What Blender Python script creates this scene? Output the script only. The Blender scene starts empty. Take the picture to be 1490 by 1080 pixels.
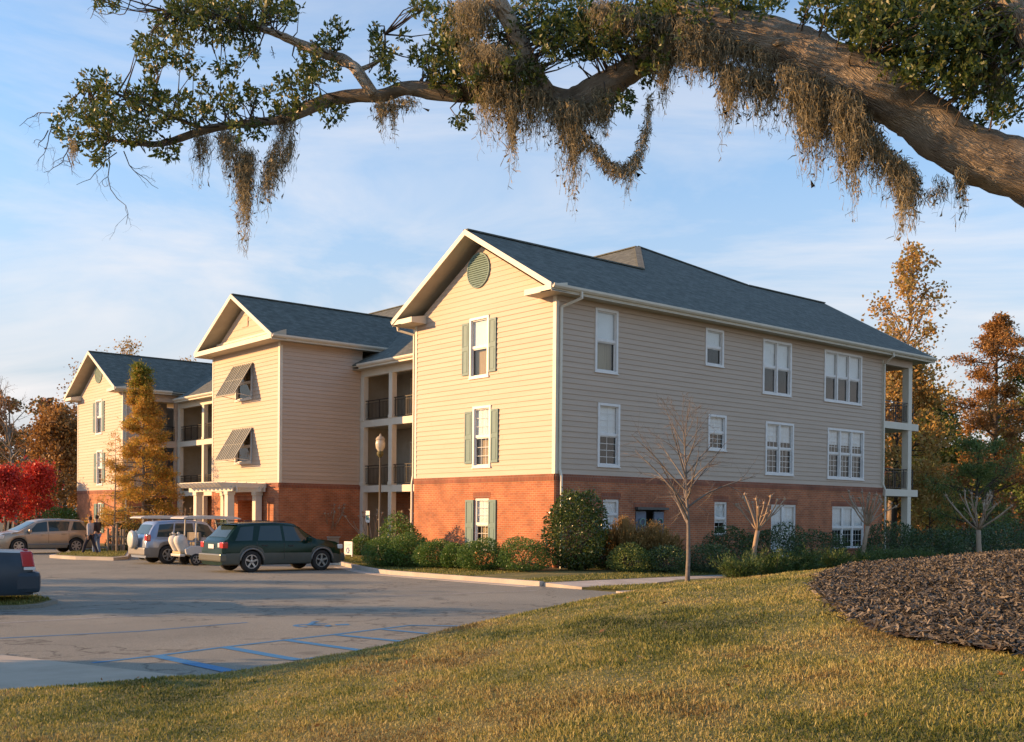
import bpy, bmesh, math, random
import numpy as np
from mathutils import Vector, Matrix
R=math.radians
PI=math.pi
C=bpy.context.scene.collection
# ---------------------------------------------------------------- camera
CAM=np.array([-23.9503,-26.2164,1.6697]); YAW,PITCH,ROLL,FPX,SHY=0.86982,-0.00712,0.00860,1573.253,222.575
_F=np.array([math.cos(YAW)*math.cos(PITCH),math.sin(YAW)*math.cos(PITCH),math.sin(PITCH)])
_R=np.array([math.sin(YAW),-math.cos(YAW),0.]); _U=np.cross(_R,_F)
_R2=_R*math.cos(ROLL)+_U*math.sin(ROLL); _U2=-_R*math.sin(ROLL)+_U*math.cos(ROLL)
cd=bpy.data.cameras.new('camera'); cam=bpy.data.objects.new('camera',cd); C.objects.link(cam)
cd.sensor_width=36; cd.lens=FPX/1490*36; cd.shift_y=SHY/1490; cd.clip_start=.1; cd.clip_end=6000
M4=Matrix.Identity(4)
for i in range(3):
    M4[i][0]=_R2[i]; M4[i][1]=_U2[i]; M4[i][2]=-_F[i]; M4[i][3]=CAM[i]
cam.matrix_world=M4
bpy.context.scene.camera=cam
def zl(y): return -.22-.004*y                      # level of the sloping car park
def at(u,v,d): return CAM+d*(_F+_R2*(u-745)/FPX-_U2*(v-540-SHY)/FPX)
def onz(u,v,z):
    r=at(u,v,1.)-CAM; return CAM+r*((z-CAM[2])/r[2])
def gp(u,v,off=0.):
    z=-.25
    for _ in range(12):
        p=onz(u,v,z+off); z=zl(p[1])
    return p
# ---------------------------------------------------------------- light
SUN=Vector((-.76,.625,.24)).normalized()
SUN_EL=math.asin(SUN.z)
sc=bpy.context.scene
sc.view_settings.view_transform='Standard'; sc.view_settings.look='None'
sc.view_settings.exposure=1.28; sc.view_settings.gamma=1
sl=bpy.data.lights.new('sun','SUN'); so=bpy.data.objects.new('sun',sl); C.objects.link(so)
sl.energy=3.5; sl.angle=R(.5); sl.color=(1,.57,.25)
so.rotation_euler=(-SUN).to_track_quat('-Z','Y').to_euler()
w=bpy.data.worlds.new('World'); sc.world=w; w.use_nodes=True
nt=w.node_tree; N=nt.nodes; Lk=nt.links; N.clear()
def nn(t,**k):
    n=N.new(t)
    for a,b in k.items(): setattr(n,a,b)
    return n
sky=nn('ShaderNodeTexSky',sky_type='NISHITA',sun_disc=False,sun_elevation=SUN_EL,sun_rotation=math.atan2(SUN.x,SUN.y),air_density=1.0,dust_density=.35,ozone_density=1.5)
tc=nn('ShaderNodeTexCoord'); mp=nn('ShaderNodeMapping'); mp.inputs['Scale'].default_value=(1,1,4.2); mp.inputs['Rotation'].default_value=(.06,-.05,.9)
n1=nn('ShaderNodeTexNoise'); n1.inputs['Scale'].default_value=1.9; n1.inputs['Detail'].default_value=7; n1.inputs['Roughness'].default_value=.6; n1.inputs['Distortion'].default_value=.7
r1=nn('ShaderNodeValToRGB'); r1.color_ramp.elements[0].position=.43; r1.color_ramp.elements[1].position=.64
sx=nn('ShaderNodeSeparateXYZ'); mr=nn('ShaderNodeMapRange'); mr.inputs[1].default_value=.50; mr.inputs[2].default_value=.10; mr.inputs[3].default_value=.12; mr.inputs[4].default_value=1.
mu=nn('ShaderNodeMath',operation='MULTIPLY'); mu2=nn('ShaderNodeMath',operation='MULTIPLY'); mu2.inputs[1].default_value=.9
mx=nn('ShaderNodeMix',data_type='RGBA'); mx.inputs[7].default_value=(2.75,2.62,2.6,1)
bg=nn('ShaderNodeBackground'); bg.inputs[1].default_value=.15
tint=nn('ShaderNodeMix',data_type='RGBA',blend_type='MULTIPLY'); tint.inputs[0].default_value=1; tint.inputs[7].default_value=(.66,.75,.83,1)
out=nn('ShaderNodeOutputWorld')
Lk.new(tc.outputs['Generated'],mp.inputs[0]); Lk.new(mp.outputs[0],n1.inputs['Vector']); Lk.new(n1.outputs[0],r1.inputs[0])
Lk.new(tc.outputs['Generated'],sx.inputs[0]); Lk.new(sx.outputs[2],mr.inputs[0]); Lk.new(r1.outputs[0],mu.inputs[0]); Lk.new(mr.outputs[0],mu.inputs[1])
Lk.new(mu.outputs[0],mu2.inputs[0]); Lk.new(mu2.outputs[0],mx.inputs[0]); Lk.new(sky.outputs[0],tint.inputs[6]); hz=nn('ShaderNodeMapRange'); hz.inputs[1].default_value=.40; hz.inputs[2].default_value=.0; hz.inputs[3].default_value=0; hz.inputs[4].default_value=.95; hz.interpolation_type='SMOOTHSTEP'; Lk.new(sx.outputs[2],hz.inputs[0])
hm=nn('ShaderNodeMix',data_type='RGBA'); hm.inputs[7].default_value=(1.6,1.58,1.72,1); Lk.new(hz.outputs[0],hm.inputs[0]); Lk.new(tint.outputs[2],hm.inputs[6]); Lk.new(hm.outputs[2],mx.inputs[6]); Lk.new(mx.outputs[2],bg.inputs[0]); Lk.new(bg.outputs[0],out.inputs[0])
sc.cycles.max_bounces=6; sc.cycles.diffuse_bounces=3; sc.cycles.glossy_bounces=3; sc.cycles.transparent_max_bounces=16; sc.cycles.transmission_bounces=4
sc.cycles.sample_clamp_indirect=6
# ---------------------------------------------------------------- materials
def mat(name,col,col2=None,scale=3.,rough=.7,bump=0.,bscale=40.,metal=0.,detail=5,spec=None,coat=0.,stretch=None,lo=.35,hi=.65,col3=None):
    m=bpy.data.materials.new(name); m.use_nodes=True; t=m.node_tree; b=t.nodes['Principled BSDF']
    b.inputs['Base Color'].default_value=(*col,1); b.inputs['Roughness'].default_value=rough; b.inputs['Metallic'].default_value=metal
    if spec is not None: b.inputs['Specular IOR Level'].default_value=spec
    if coat: b.inputs['Coat Weight'].default_value=coat; b.inputs['Coat Roughness'].default_value=.05
    tc=t.nodes.new('ShaderNodeTexCoord'); mp=t.nodes.new('ShaderNodeMapping')
    if stretch: mp.inputs['Scale'].default_value=stretch
    t.links.new(tc.outputs['Object'],mp.inputs[0])
    if col2:
        n=t.nodes.new('ShaderNodeTexNoise'); n.inputs['Scale'].default_value=scale; n.inputs['Detail'].default_value=detail; n.inputs['Roughness'].default_value=.6
        r=t.nodes.new('ShaderNodeValToRGB'); r.color_ramp.elements[0].position=lo; r.color_ramp.elements[1].position=hi
        r.color_ramp.elements[0].color=(*col,1); r.color_ramp.elements[1].color=(*col2,1)
        if col3: e=r.color_ramp.elements.new((lo+hi)/2); e.color=(*col3,1)
        t.links.new(mp.outputs[0],n.inputs['Vector']); t.links.new(n.outputs[0],r.inputs[0]); t.links.new(r.outputs[0],b.inputs['Base Color'])
    if bump:
        n=t.nodes.new('ShaderNodeTexNoise'); n.inputs['Scale'].default_value=bscale; n.inputs['Detail'].default_value=6
        bp=t.nodes.new('ShaderNodeBump'); bp.inputs['Strength'].default_value=bump; bp.inputs['Distance'].default_value=.02
        t.links.new(mp.outputs[0],n.inputs['Vector']); t.links.new(n.outputs[0],bp.inputs['Height']); t.links.new(bp.outputs[0],b.inputs['Normal'])
    return m
def leafmat(name,cols,trans=.35,rough=.55,tintn=0.):
    m=bpy.data.materials.new(name); m.use_nodes=True; t=m.node_tree; b=t.nodes['Principled BSDF']; o=t.nodes['Material Output']
    a=t.nodes.new('ShaderNodeAttribute'); a.attribute_name='rnd'
    r=t.nodes.new('ShaderNodeValToRGB'); cr=r.color_ramp
    while len(cr.elements)<len(cols): cr.elements.new(.5)
    for i,c in enumerate(cols): cr.elements[i].position=i/(len(cols)-1); 
    for i,c in enumerate(cols): cr.elements[i].color=(*c,1)
    t.links.new(a.outputs['Fac'],r.inputs[0]); t.links.new(r.outputs[0],b.inputs['Base Color']); b.inputs['Roughness'].default_value=rough
    tr=t.nodes.new('ShaderNodeBsdfTranslucent'); t.links.new(r.outputs[0],tr.inputs[0]); mx=t.nodes.new('ShaderNodeMixShader'); mx.inputs[0].default_value=trans
    t.links.new(b.outputs[0],mx.inputs[1]); t.links.new(tr.outputs[0],mx.inputs[2]); t.links.new(mx.outputs[0],o.inputs[0])
    return m
def brickmat(name,c1,c2,mortar,bw,bh,ms,rough=.85,bump=.5,off=.5,noise=None,nscale=1.5):
    m=bpy.data.materials.new(name); m.use_nodes=True; t=m.node_tree; b=t.nodes['Principled BSDF']; b.inputs['Roughness'].default_value=rough
    tc=t.nodes.new('ShaderNodeTexCoord'); br=t.nodes.new('ShaderNodeTexBrick'); br.offset=off
    br.inputs['Scale'].default_value=1; br.inputs['Color1'].default_value=(*c1,1); br.inputs['Color2'].default_value=(*c2,1); br.inputs['Mortar'].default_value=(*mortar,1)
    br.inputs['Brick Width'].default_value=bw; br.inputs['Row Height'].default_value=bh; br.inputs['Mortar Size'].default_value=ms; br.inputs['Mortar Smooth'].default_value=.3; br.inputs['Bias'].default_value=-.1
    t.links.new(tc.outputs['UV'],br.inputs['Vector'])
    n=t.nodes.new('ShaderNodeTexNoise'); n.inputs['Scale'].default_value=nscale; n.inputs['Detail'].default_value=7; t.links.new(tc.outputs['UV'],n.inputs['Vector'])
    mr=t.nodes.new('ShaderNodeMapRange'); mr.inputs[1].default_value=.3; mr.inputs[2].default_value=.7; mr.inputs[3].default_value=.72; mr.inputs[4].default_value=1.22
    t.links.new(n.outputs[0],mr.inputs[0])
    mx=t.nodes.new('ShaderNodeMix'); mx.data_type='RGBA'; mx.blend_type='MULTIPLY'; mx.inputs[0].default_value=1
    t.links.new(br.outputs['Color'],mx.inputs[6]); t.links.new(mr.outputs[0],mx.inputs[7]); t.links.new(mx.outputs[2],b.inputs['Base Color'])
    bp=t.nodes.new('ShaderNodeBump'); bp.inputs['Strength'].default_value=bump; bp.inputs['Distance'].default_value=.012; bp.invert=True
    t.links.new(br.outputs['Fac'],bp.inputs['Height']); t.links.new(bp.outputs[0],b.inputs['Normal'])
    return m
def glassmat(name,tint=(.96,.97,.97),refl=.03,rough=.02):
    m=bpy.data.materials.new(name); m.use_nodes=True; t=m.node_tree; t.nodes.remove(t.nodes['Principled BSDF']); o=t.nodes['Material Output']
    tr=t.nodes.new('ShaderNodeBsdfTransparent'); tr.inputs[0].default_value=(*tint,1); g=t.nodes.new('ShaderNodeBsdfGlossy'); g.inputs['Roughness'].default_value=rough
    f=t.nodes.new('ShaderNodeFresnel'); f.inputs[0].default_value=1.5; a=t.nodes.new('ShaderNodeMath'); a.operation='ADD'; a.inputs[1].default_value=refl; a.use_clamp=True
    mx=t.nodes.new('ShaderNodeMixShader'); gm=t.nodes.new('ShaderNodeNewGeometry'); sb=t.nodes.new('ShaderNodeMath'); sb.operation='SUBTRACT'; sb.inputs[0].default_value=1; ml=t.nodes.new('ShaderNodeMath'); ml.operation='MULTIPLY'; t.links.new(gm.outputs['Backfacing'],sb.inputs[1]); t.links.new(f.outputs[0],a.inputs[0]); t.links.new(a.outputs[0],ml.inputs[0]); t.links.new(sb.outputs[0],ml.inputs[1]); t.links.new(ml.outputs[0],mx.inputs[0]); t.links.new(tr.outputs[0],mx.inputs[1]); t.links.new(g.outputs[0],mx.inputs[2]); t.links.new(mx.outputs[0],o.inputs[0])
    return m
def emis(name,col,s):
    m=mat(name,col); b=m.node_tree.nodes['Principled BSDF']; b.inputs['Emission Color'].default_value=(*col,1); b.inputs['Emission Strength'].default_value=s; return m
MT=dict(
 siding=mat('siding_paint',(.56,.443,.335),(.48,.375,.28),scale=1.,rough=.62,bump=.05,bscale=30,stretch=(.3,.3,5.6),lo=.3,hi=.7),
 brick=brickmat('red_brick',(.48,.150,.055),(.34,.10,.040),(.40,.25,.15),.215,.075,.010,noise=1),
 brickdark=brickmat('soldier_brick',(.30,.085,.035),(.22,.06,.03),(.30,.18,.12),.075,.215,.010),
 shingle=brickmat('roof_shingles',(.105,.117,.098),(.15,.16,.137),(.06,.065,.056),.31,.14,.006,rough=.95,bump=.5,nscale=3.),
 trim=mat('cream_trim',(.70,.65,.53),(.64,.59,.47),scale=2,rough=.5),
 white=mat('white_vinyl',(.80,.78,.74),(.72,.70,.66),scale=4,rough=.4),
 soffit=mat('soffit',(.50,.45,.34),(.44,.39,.29),scale=2,rough=.6),
 shutter=mat('green_grey_shutter',(.085,.18,.175),(.10,.205,.20),scale=3,rough=.55),
 vent=mat('vent_paint',(.20,.30,.26),(.18,.275,.24),rough=.6),
 awning=mat('bahama_shutter',(.25,.25,.20),(.31,.31,.26),scale=5,rough=.6),
 glass=glassmat('window_glass'), blind=mat('white_blinds',(.86,.86,.83),(.80,.80,.77),scale=1.5,rough=.6),
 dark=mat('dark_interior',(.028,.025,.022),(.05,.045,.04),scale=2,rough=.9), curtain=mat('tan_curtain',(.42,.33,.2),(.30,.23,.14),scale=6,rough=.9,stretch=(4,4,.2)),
 iron=mat('black_iron',(.018,.018,.018),rough=.4,metal=.3), door=mat('dark_door',(.05,.055,.05),(.07,.075,.07),rough=.4), doorred=mat('brown_door',(.10,.035,.02),(.14,.05,.03),rough=.5),
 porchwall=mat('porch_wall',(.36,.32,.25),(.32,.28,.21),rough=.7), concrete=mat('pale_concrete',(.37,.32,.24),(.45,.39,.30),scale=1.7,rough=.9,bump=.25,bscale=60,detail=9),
 lamp=mat('lamp_glass',(.62,.58,.46),(.52,.48,.38),rough=.25),
 tyre=mat('tyre_rubber',(.022,.021,.02),(.035,.033,.03),rough=.85), rim=mat('alloy_rim',(.48,.48,.47),(.38,.38,.37),rough=.3,metal=.6), chrome=mat('chrome',(.6,.6,.6),rough=.15,metal=1),
 carglass=glassmat('car_glass',(.30,.36,.34),.09), black=mat('black_plastic',(.02,.02,.02),(.03,.03,.03),rough=.5), redlamp=mat('red_lamp',(.50,.02,.015),rough=.15,coat=1), clearlamp=mat('clear_lamp',(.75,.74,.70),rough=.12,coat=1),
 plate=mat('licence_plate',(.7,.7,.66),rough=.4),seat=mat('seat_fabric',(.22,.19,.15),(.17,.15,.12),rough=.9),
)
# ---------------------------------------------------------------- mesh helper
class MB:
    def __init__(s): s.v=[]; s.f=[]; s.m=[]; s.sm=[]
    def add(s,vs,fs,mi=0,smooth=False):
        o=len(s.v); s.v+= [tuple(map(float,p)) for p in vs]; s.f+=[tuple(i+o for i in f) for f in fs]; s.m+=[mi]*len(fs); s.sm+=[smooth]*len(fs)
    def box(s,x0,x1,y0,y1,z0,z1,mi=0):
        x0,x1=sorted((x0,x1)); y0,y1=sorted((y0,y1)); z0,z1=sorted((z0,z1))
        s.add([(x0,y0,z0),(x1,y0,z0),(x1,y1,z0),(x0,y1,z0),(x0,y0,z1),(x1,y0,z1),(x1,y1,z1),(x0,y1,z1)],[(0,3,2,1),(4,5,6,7),(0,1,5,4),(1,2,6,5),(2,3,7,6),(3,0,4,7)],mi)
    def bar(s,a,b,w,h,up=(0,0,1),mi=0,ends=0.):
        a=Vector(a);b=Vector(b);d=(b-a).normalized(); up=Vector(up); sd=d.cross(up)
        if sd.length<1e-5: sd=d.cross(Vector((1,0,0)))
        sd.normalize(); u=sd.cross(d).normalized(); a=a-d*ends; b=b+d*ends
        vs=[p+sd*(i*w/2)+u*(j*h/2) for p in (a,b) for i,j in ((-1,-1),(1,-1),(1,1),(-1,1))]
        s.add(vs,[(0,1,2,3),(7,6,5,4),(0,4,5,1),(1,5,6,2),(2,6,7,3),(3,7,4,0)],mi)
    def poly(s,pts,mi=0): s.add(pts,[tuple(range(len(pts)))],mi)
    def prism(s,pts,off,mi=0,mi2=None):
        n=len(pts); off=Vector(off); P=[Vector(p) for p in pts]; Q=[p+off for p in P]
        s.add(P+Q,[tuple(range(n)),tuple(range(2*n-1,n-1,-1))]+[(i+n,(i+1)%n+n,(i+1)%n,i) for i in range(n)],mi)
    def tube(s,pts,rad,n=8,mi=0,caps=True,smooth=True):
        P=[Vector(p) for p in pts]; k=len(P)
        if not hasattr(rad,'__len__'): rad=[rad]*k
        vs=[]; ref=None
        for i in range(k):
            d=(P[min(i+1,k-1)]-P[max(i-1,0)])
            if d.length<1e-9: d=Vector((0,0,1))
            d.normalize()
            if ref is None: ref=Vector((0,0,1)) if abs(d.z)<.9 else Vector((1,0,0))
            sd=d.cross(ref)
            if sd.length<1e-4: sd=d.cross(Vector((.3,1,.2)))
            sd.normalize(); up=sd.cross(d).normalized(); ref=up
            for j in range(n):
                a=2*PI*j/n; vs.append(P[i]+(sd*math.cos(a)+up*math.sin(a))*rad[i])
        fs=[(i*n+j,i*n+(j+1)%n,(i+1)*n+(j+1)%n,(i+1)*n+j) for i in range(k-1) for j in range(n)]
        if caps: fs+=[tuple(range(n-1,-1,-1)),tuple(range((k-1)*n,k*n))]
        s.add(vs,fs,mi,smooth)
    def lathe(s,prof,n=20,c=(0,0,0),axis='z',mi=0,smooth=True):
        vs=[]
        for r,h in prof:
            for j in range(n):
                a=2*PI*j/n; x,y=r*math.cos(a),r*math.sin(a)
                p=(x,y,h) if axis=='z' else ((x,h,y) if axis=='y' else (h,x,y))
                vs.append((p[0]+c[0],p[1]+c[1],p[2]+c[2]))
        k=len(prof)
        s.add(vs,[(i*n+j,i*n+(j+1)%n,(i+1)*n+(j+1)%n,(i+1)*n+j) for i in range(k-1) for j in range(n)],mi,smooth)
    def build(s,name,mats,parent=None,bevel=0,uv=False,kind=None,loc=None,sharp=None,recalc=True):
        me=bpy.data.meshes.new(name); me.from_pydata(s.v,[],s.f); 
        if not isinstance(mats,(list,tuple)): mats=[mats]
        for q in mats: me.materials.append(q)
        me.polygons.foreach_set('material_index',s.m); me.polygons.foreach_set('use_smooth',s.sm)
        if recalc:
            bm=bmesh.new(); bm.from_mesh(me); bmesh.ops.recalc_face_normals(bm,faces=bm.faces)
            if bevel: bmesh.ops.bevel(bm,geom=list(bm.edges),offset=bevel,segments=2,affect='EDGES',profile=.6,clamp_overlap=True)
            bm.to_mesh(me); bm.free()
        if uv: unwrap(me)
        if sharp: me.set_sharp_from_angle(angle=R(sharp))
        o=bpy.data.objects.new(name,me); C.objects.link(o)
        if parent: o.parent=parent
        if kind: o['kind']=kind
        if loc is not None: o.location=loc
        return o
def unwrap(me):
    me.update(); uvl=me.uv_layers.new(name='UVMap'); 
    Z=Vector((0,0,1)); d=uvl.data
    for p in me.polygons:
        n=p.normal
        if abs(n.z)>.995: u=Vector((1,0,0)); v=Vector((0,1,0))
        else: u=Z.cross(n).normalized(); v=n.cross(u)
        for li in p.loop_indices:
            co=me.vertices[me.loops[li].vertex_index].co; d[li].uv=(co.dot(u),co.dot(v))
def tag(o,label=None,cat=None,group=None,kind=None):
    if label: o['label']=label
    if cat: o['category']=cat
    if group: o['group']=group
    if kind: o['kind']=kind
    return o
def thing(name,label,cat,loc=(0,0,0),rz=0,group=None):
    o=bpy.data.objects.new(name,None); C.objects.link(o); o.location=loc; o.rotation_euler=(0,0,rz); o.empty_display_size=.2
    return tag(o,label,cat,group)
def kids(o): return [x for x in C.objects if x.parent==o]
def copy_tree(o,parent=None):
    c=o.copy(); C.objects.link(c); c.parent=parent
    for ch in kids(o): copy_tree(ch,c)
    return c
def npmesh(name,verts,faces,mats,rnd=None,midx=None,parent=None,kind=None,smooth=False):
    """verts (N,3), faces (M,k) numpy -> one object; rnd per-face float attribute"""
    me=bpy.data.meshes.new(name); nv,nf,k=len(verts),len(faces),faces.shape[1]
    me.vertices.add(nv); me.vertices.foreach_set('co',np.ascontiguousarray(verts,dtype=np.float32).ravel())
    me.loops.add(nf*k); me.loops.foreach_set('vertex_index',np.ascontiguousarray(faces,dtype=np.int32).ravel())
    me.polygons.add(nf); me.polygons.foreach_set('loop_start',np.arange(nf,dtype=np.int32)*k)
    if midx is not None: me.polygons.foreach_set('material_index',midx.astype(np.int32))
    if smooth: me.polygons.foreach_set('use_smooth',np.ones(nf,dtype=bool))
    me.update(calc_edges=True)
    if not isinstance(mats,(list,tuple)): mats=[mats]
    for q in mats: me.materials.append(q)
    if rnd is not None:
        a=me.attributes.new('rnd','FLOAT','FACE'); a.data.foreach_set('value',np.ascontiguousarray(rnd,dtype=np.float32))
    o=bpy.data.objects.new(name,me); C.objects.link(o)
    if parent: o.parent=parent
    if kind: o['kind']=kind
    return o
def leafgeo(rng,P,size,wr=.45,D=None,var=.35,fold=.12,droop=0.):
    """kite leaves at points P; D preferred directions"""
    n=len(P); d=rng.normal(size=(n,3))
    if D is not None: d=d*.45+D
    d[:,2]-=droop; d/=np.linalg.norm(d,axis=1)[:,None]+1e-9
    r=rng.normal(size=(n,3)); s=np.cross(d,r); s/=np.linalg.norm(s,axis=1)[:,None]+1e-9; nn_=np.cross(s,d)
    L=(size*(1+var*rng.uniform(-1,1,n)))[:,None]
    V=np.stack([P,P+d*L*.5+s*L*wr*.5+nn_*L*fold,P+d*L,P+d*L*.5-s*L*wr*.5+nn_*L*fold],1).reshape(-1,3)
    F=np.arange(n*4).reshape(n,4)
    return V,F
def join(parts):
    V=[];F=[];o=0
    for v,f in parts: V.append(v);F.append(f+o);o+=len(v)
    return np.concatenate(V),np.concatenate(F)
# ================================================================ APARTMENT BUILDING
bld=thing('apartment_building','three storey apartment building with cream lap siding over red brick and dark shingle gable roofs','building',(0,0,0))
rs=random.Random(5)
BT=3.08; ZS=8.95; W1=7.98; L1=19.75; RK=.71; OH=.554; SL=.567
def rects(u0,u1,z0,z1,holes):
    """cells of [u0,u1]x[z0,z1] not covered by holes"""
    us=sorted({u0,u1,*[max(u0,min(u1,h[i])) for h in holes for i in (0,1)]}); zs=sorted({z0,z1,*[max(z0,min(z1,h[i])) for h in holes for i in (2,3)]})
    o=[]
    for zi in range(len(zs)-1):
        zc=(zs[zi]+zs[zi+1])/2; run=None
        for ui in range(len(us)-1):
            uc=(us[ui]+us[ui+1])/2
            if any(h[0]<uc<h[1] and h[2]<zc<h[3] for h in holes):
                if run: o.append((*run,zs[zi],zs[zi+1])); run=None
            else: run=(run[0],us[ui+1]) if run else (us[ui],us[ui+1])
        if run: o.append((*run,zs[zi],zs[zi+1]))
    return o
class Face:
    """a vertical wall plane: P(u,z,out) -> world"""
    def __init__(s,axis,c,sgn): s.a=axis; s.c=c; s.s=sgn
    def P(s,u,z,o=0.): return (s.c+s.s*o,u,z) if s.a=='x' else (u,s.c+s.s*o,z)
    def box(s,mb,u0,u1,z0,z1,o0,o1,mi=0):
        if s.a=='x': mb.box(s.c+s.s*o0,s.c+s.s*o1,u0,u1,z0,z1,mi)
        else: mb.box(u0,u1,s.c+s.s*o0,s.c+s.s*o1,z0,z1,mi)
def siding(F,u0,u1,z0,z1,holes=(),rake=None,name='siding_wall',h=.178,joints=True):
    """lap boards; rake=(uc,slope,zc): gable limited by |u-uc|<(zc-z)/slope"""
    mb=MB(); zb=z0
    while zb<z1-1e-4:
        zt=min(zb+h,z1)
        a0,b0,a1,b1=u0,u1,u0,u1
        if rake:
            uc,slp,zc=rake
            e0=max(0,(zc-zb)/slp); e1=max(0,(zc-zt)/slp); a0=max(u0,uc-e0); b0=min(u1,uc+e0); a1=max(u0,uc-e1); b1=min(u1,uc+e1)
        if rake and (a1>a0 or b1<b0):
            mb.add([F.P(a0,zb,.02),F.P(b0,zb,.02),F.P(b1,zt,.005),F.P(a1,zt,.005)],[(0,1,2,3)])
            mb.add([F.P(a0,zb,.0),F.P(b0,zb,.0),F.P(b0,zb,.02),F.P(a0,zb,.02)],[(0,1,2,3)])
        else:
            cuts=[a0]
            if joints:
                x=a0+rs.uniform(1,4)
                while x<b0-.5: cuts.append(x); x+=rs.uniform(2.4,3.7)
            cuts.append(b0)
            for ci in range(len(cuts)-1):
                for (p,q,r,t) in rects(cuts[ci]+(.003 if ci else 0),cuts[ci+1],zb,zt,[k for k in holes if k[3]>zb and k[2]<zt]):
                    oz=lambda z:.028-.024*(z-zb)/h
                    mb.add([F.P(p,r,oz(r)),F.P(q,r,oz(r)),F.P(q,t,oz(t)),F.P(p,t,oz(t))],[(0,1,2,3)])
                    if r-zb<1e-4: mb.add([F.P(p,r,0),F.P(q,r,0),F.P(q,r,.028),F.P(p,r,.028)],[(0,1,2,3)])
        zb=zt
    # backing wall
    for (p,q,r,t) in rects(u0,u1,z0,min(z1,ZS if not rake else rake[3] if len(rake)>3 else z1),holes) if not rake else []:
        F.box(mb,p,q,r,t,-.16,-.004)
    if rake:
        uc,slp,zc=rake; ze=min(z1,zc-slp*(u1-uc))
        for (p,q,r,t) in rects(u0,u1,z0,ze,holes): F.box(mb,p,q,r,t,-.16,-.004)
        mb.prism([F.P(u0,ze,-.004),F.P(u1,ze,-.004),F.P(uc,zc,-.004)],Vector(F.P(0,0,-.16))-Vector(F.P(0,0,-.004)))
    return mb.build(name,MT['siding'],bld,uv=True)
def brickwall(F,u0,u1,z0,z1,holes=(),name='brick_wall'):
    mb=MB()
    for (p,q,r,t) in rects(u0,u1,z0,z1-.215,holes): F.box(mb,p,q,r,t,-.16,.03)
    for (p,q,r,t) in rects(u0,u1,z1-.215,z1,holes): F.box(mb,p,q,r,t,-.16,.045,1)
    for h in holes:   # soldier course over the opening
        if h[3]<z1-.3: F.box(mb,h[0]-.08,h[1]+.08,h[3]+.002,h[3]+.215,.02,.036,1)
        if h[2]>z0+.3: F.box(mb,h[0]-.06,h[1]+.06,h[2]-.075,h[2]-.002,.02,.06,1)
    return mb.build(name,[MT['brick'],MT['brickdark']],bld,uv=True)
def window(F,u0,u1,z0,z1,bays=1,trim=True,blind=.5,grid=None,low='dark',valance=False,door=False,split=.5,tw=.09):
    """frame (root part) > sash, glass, blind"""
    mb=MB(); t=tw if trim else .05; o1=.05 if trim else .0; ob=-.10
    F.box(mb,u0,u0+t,z0,z1,ob,o1);F.box(mb,u1-t,u1,z0,z1,ob,o1);F.box(mb,u0+t,u1-t,z1-t,z1,ob,o1+.004);F.box(mb,u0+t,u1-t,z0,z0+t*.8,ob,o1+.004)
    if trim: F.box(mb,u0-.03,u1+.03,z0-.035,z0-.002,0,o1+.02)
    a,b=u0+t,u1-t; bw=(b-a)/bays
    for i in range(1,bays): F.box(mb,a+i*bw-.04,a+i*bw+.04,z0+t*.8,z1-t,ob+.01,o1-.015)
    fr=mb.build('window_frame' if not door else 'door_frame',MT['white'],bld)
    zm=z0+(z1-z0)*split; sm=MB(); gl=MB(); bl=MB(); cu=MB()
    for i in range(bays):
        p=a+i*bw+(.04 if i else 0); q=a+(i+1)*bw-(.04 if i<bays-1 else 0); e=.035
        zlo,zhi=z0+t*.8,z1-t
        F.box(sm,p,q,zm-.03,zm+.03,-.07,-.01)
        for (k0,k1,oo) in ((zlo,zm-.03,-.075),(zm+.03,zhi,-.045)):
            F.box(sm,p,p+e,k0,k1,oo,oo+.035);F.box(sm,q-e,q,k0,k1,oo,oo+.035);F.box(sm,p+e,q-e,k0,k0+e,oo,oo+.035);F.box(sm,p+e,q-e,k1-e,k1,oo,oo+.035)
            F.box(gl,p+e,q-e,k0+e,k1-e,oo+.012,oo+.018)
            if grid:
                nx,nz=grid
                for c in range(1,nx): x=p+e+(q-p-2*e)*c/nx; F.box(sm,x-.009,x+.009,k0+e,k1-e,oo+.002,oo+.009)
                for c in range(1,nz): z=k0+e+(k1-k0-2*e)*c/nz; F.box(sm,p+e,q-e,z-.009,z+.009,oo+.0022,oo+.0092)
        if blind>0:
            zb=zhi-(zhi-zlo)*blind*(1 if not valance else 1); z=zhi-.005
            while z>zb:
                F.box(bl,p+.01,q-.01,z-.0445,z,-.100,-.093); z-=.046
        if valance:
            for s in range(3): 
                x0=p+(q-p)*s/3; x1=p+(q-p)*(s+1)/3; F.box(bl,x0,x1,zhi-.3-.12*(s!=1),zhi,-.091,-.086)
        if low=='curtain': F.box(cu,p,q,zlo,zm,-.22,-.20)
    sm.build('sash',MT['white'],fr); gl.build('pane',MT['glass'],fr)
    if bl.v: bl.build('blind',MT['blind'],fr)
    if cu.v: cu.build('curtain',MT['curtain'],fr)
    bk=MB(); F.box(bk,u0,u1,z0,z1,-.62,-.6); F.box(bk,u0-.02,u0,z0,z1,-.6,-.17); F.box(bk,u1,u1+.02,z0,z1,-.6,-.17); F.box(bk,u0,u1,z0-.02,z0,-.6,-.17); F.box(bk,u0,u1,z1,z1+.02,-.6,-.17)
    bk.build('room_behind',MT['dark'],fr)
    return fr
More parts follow.
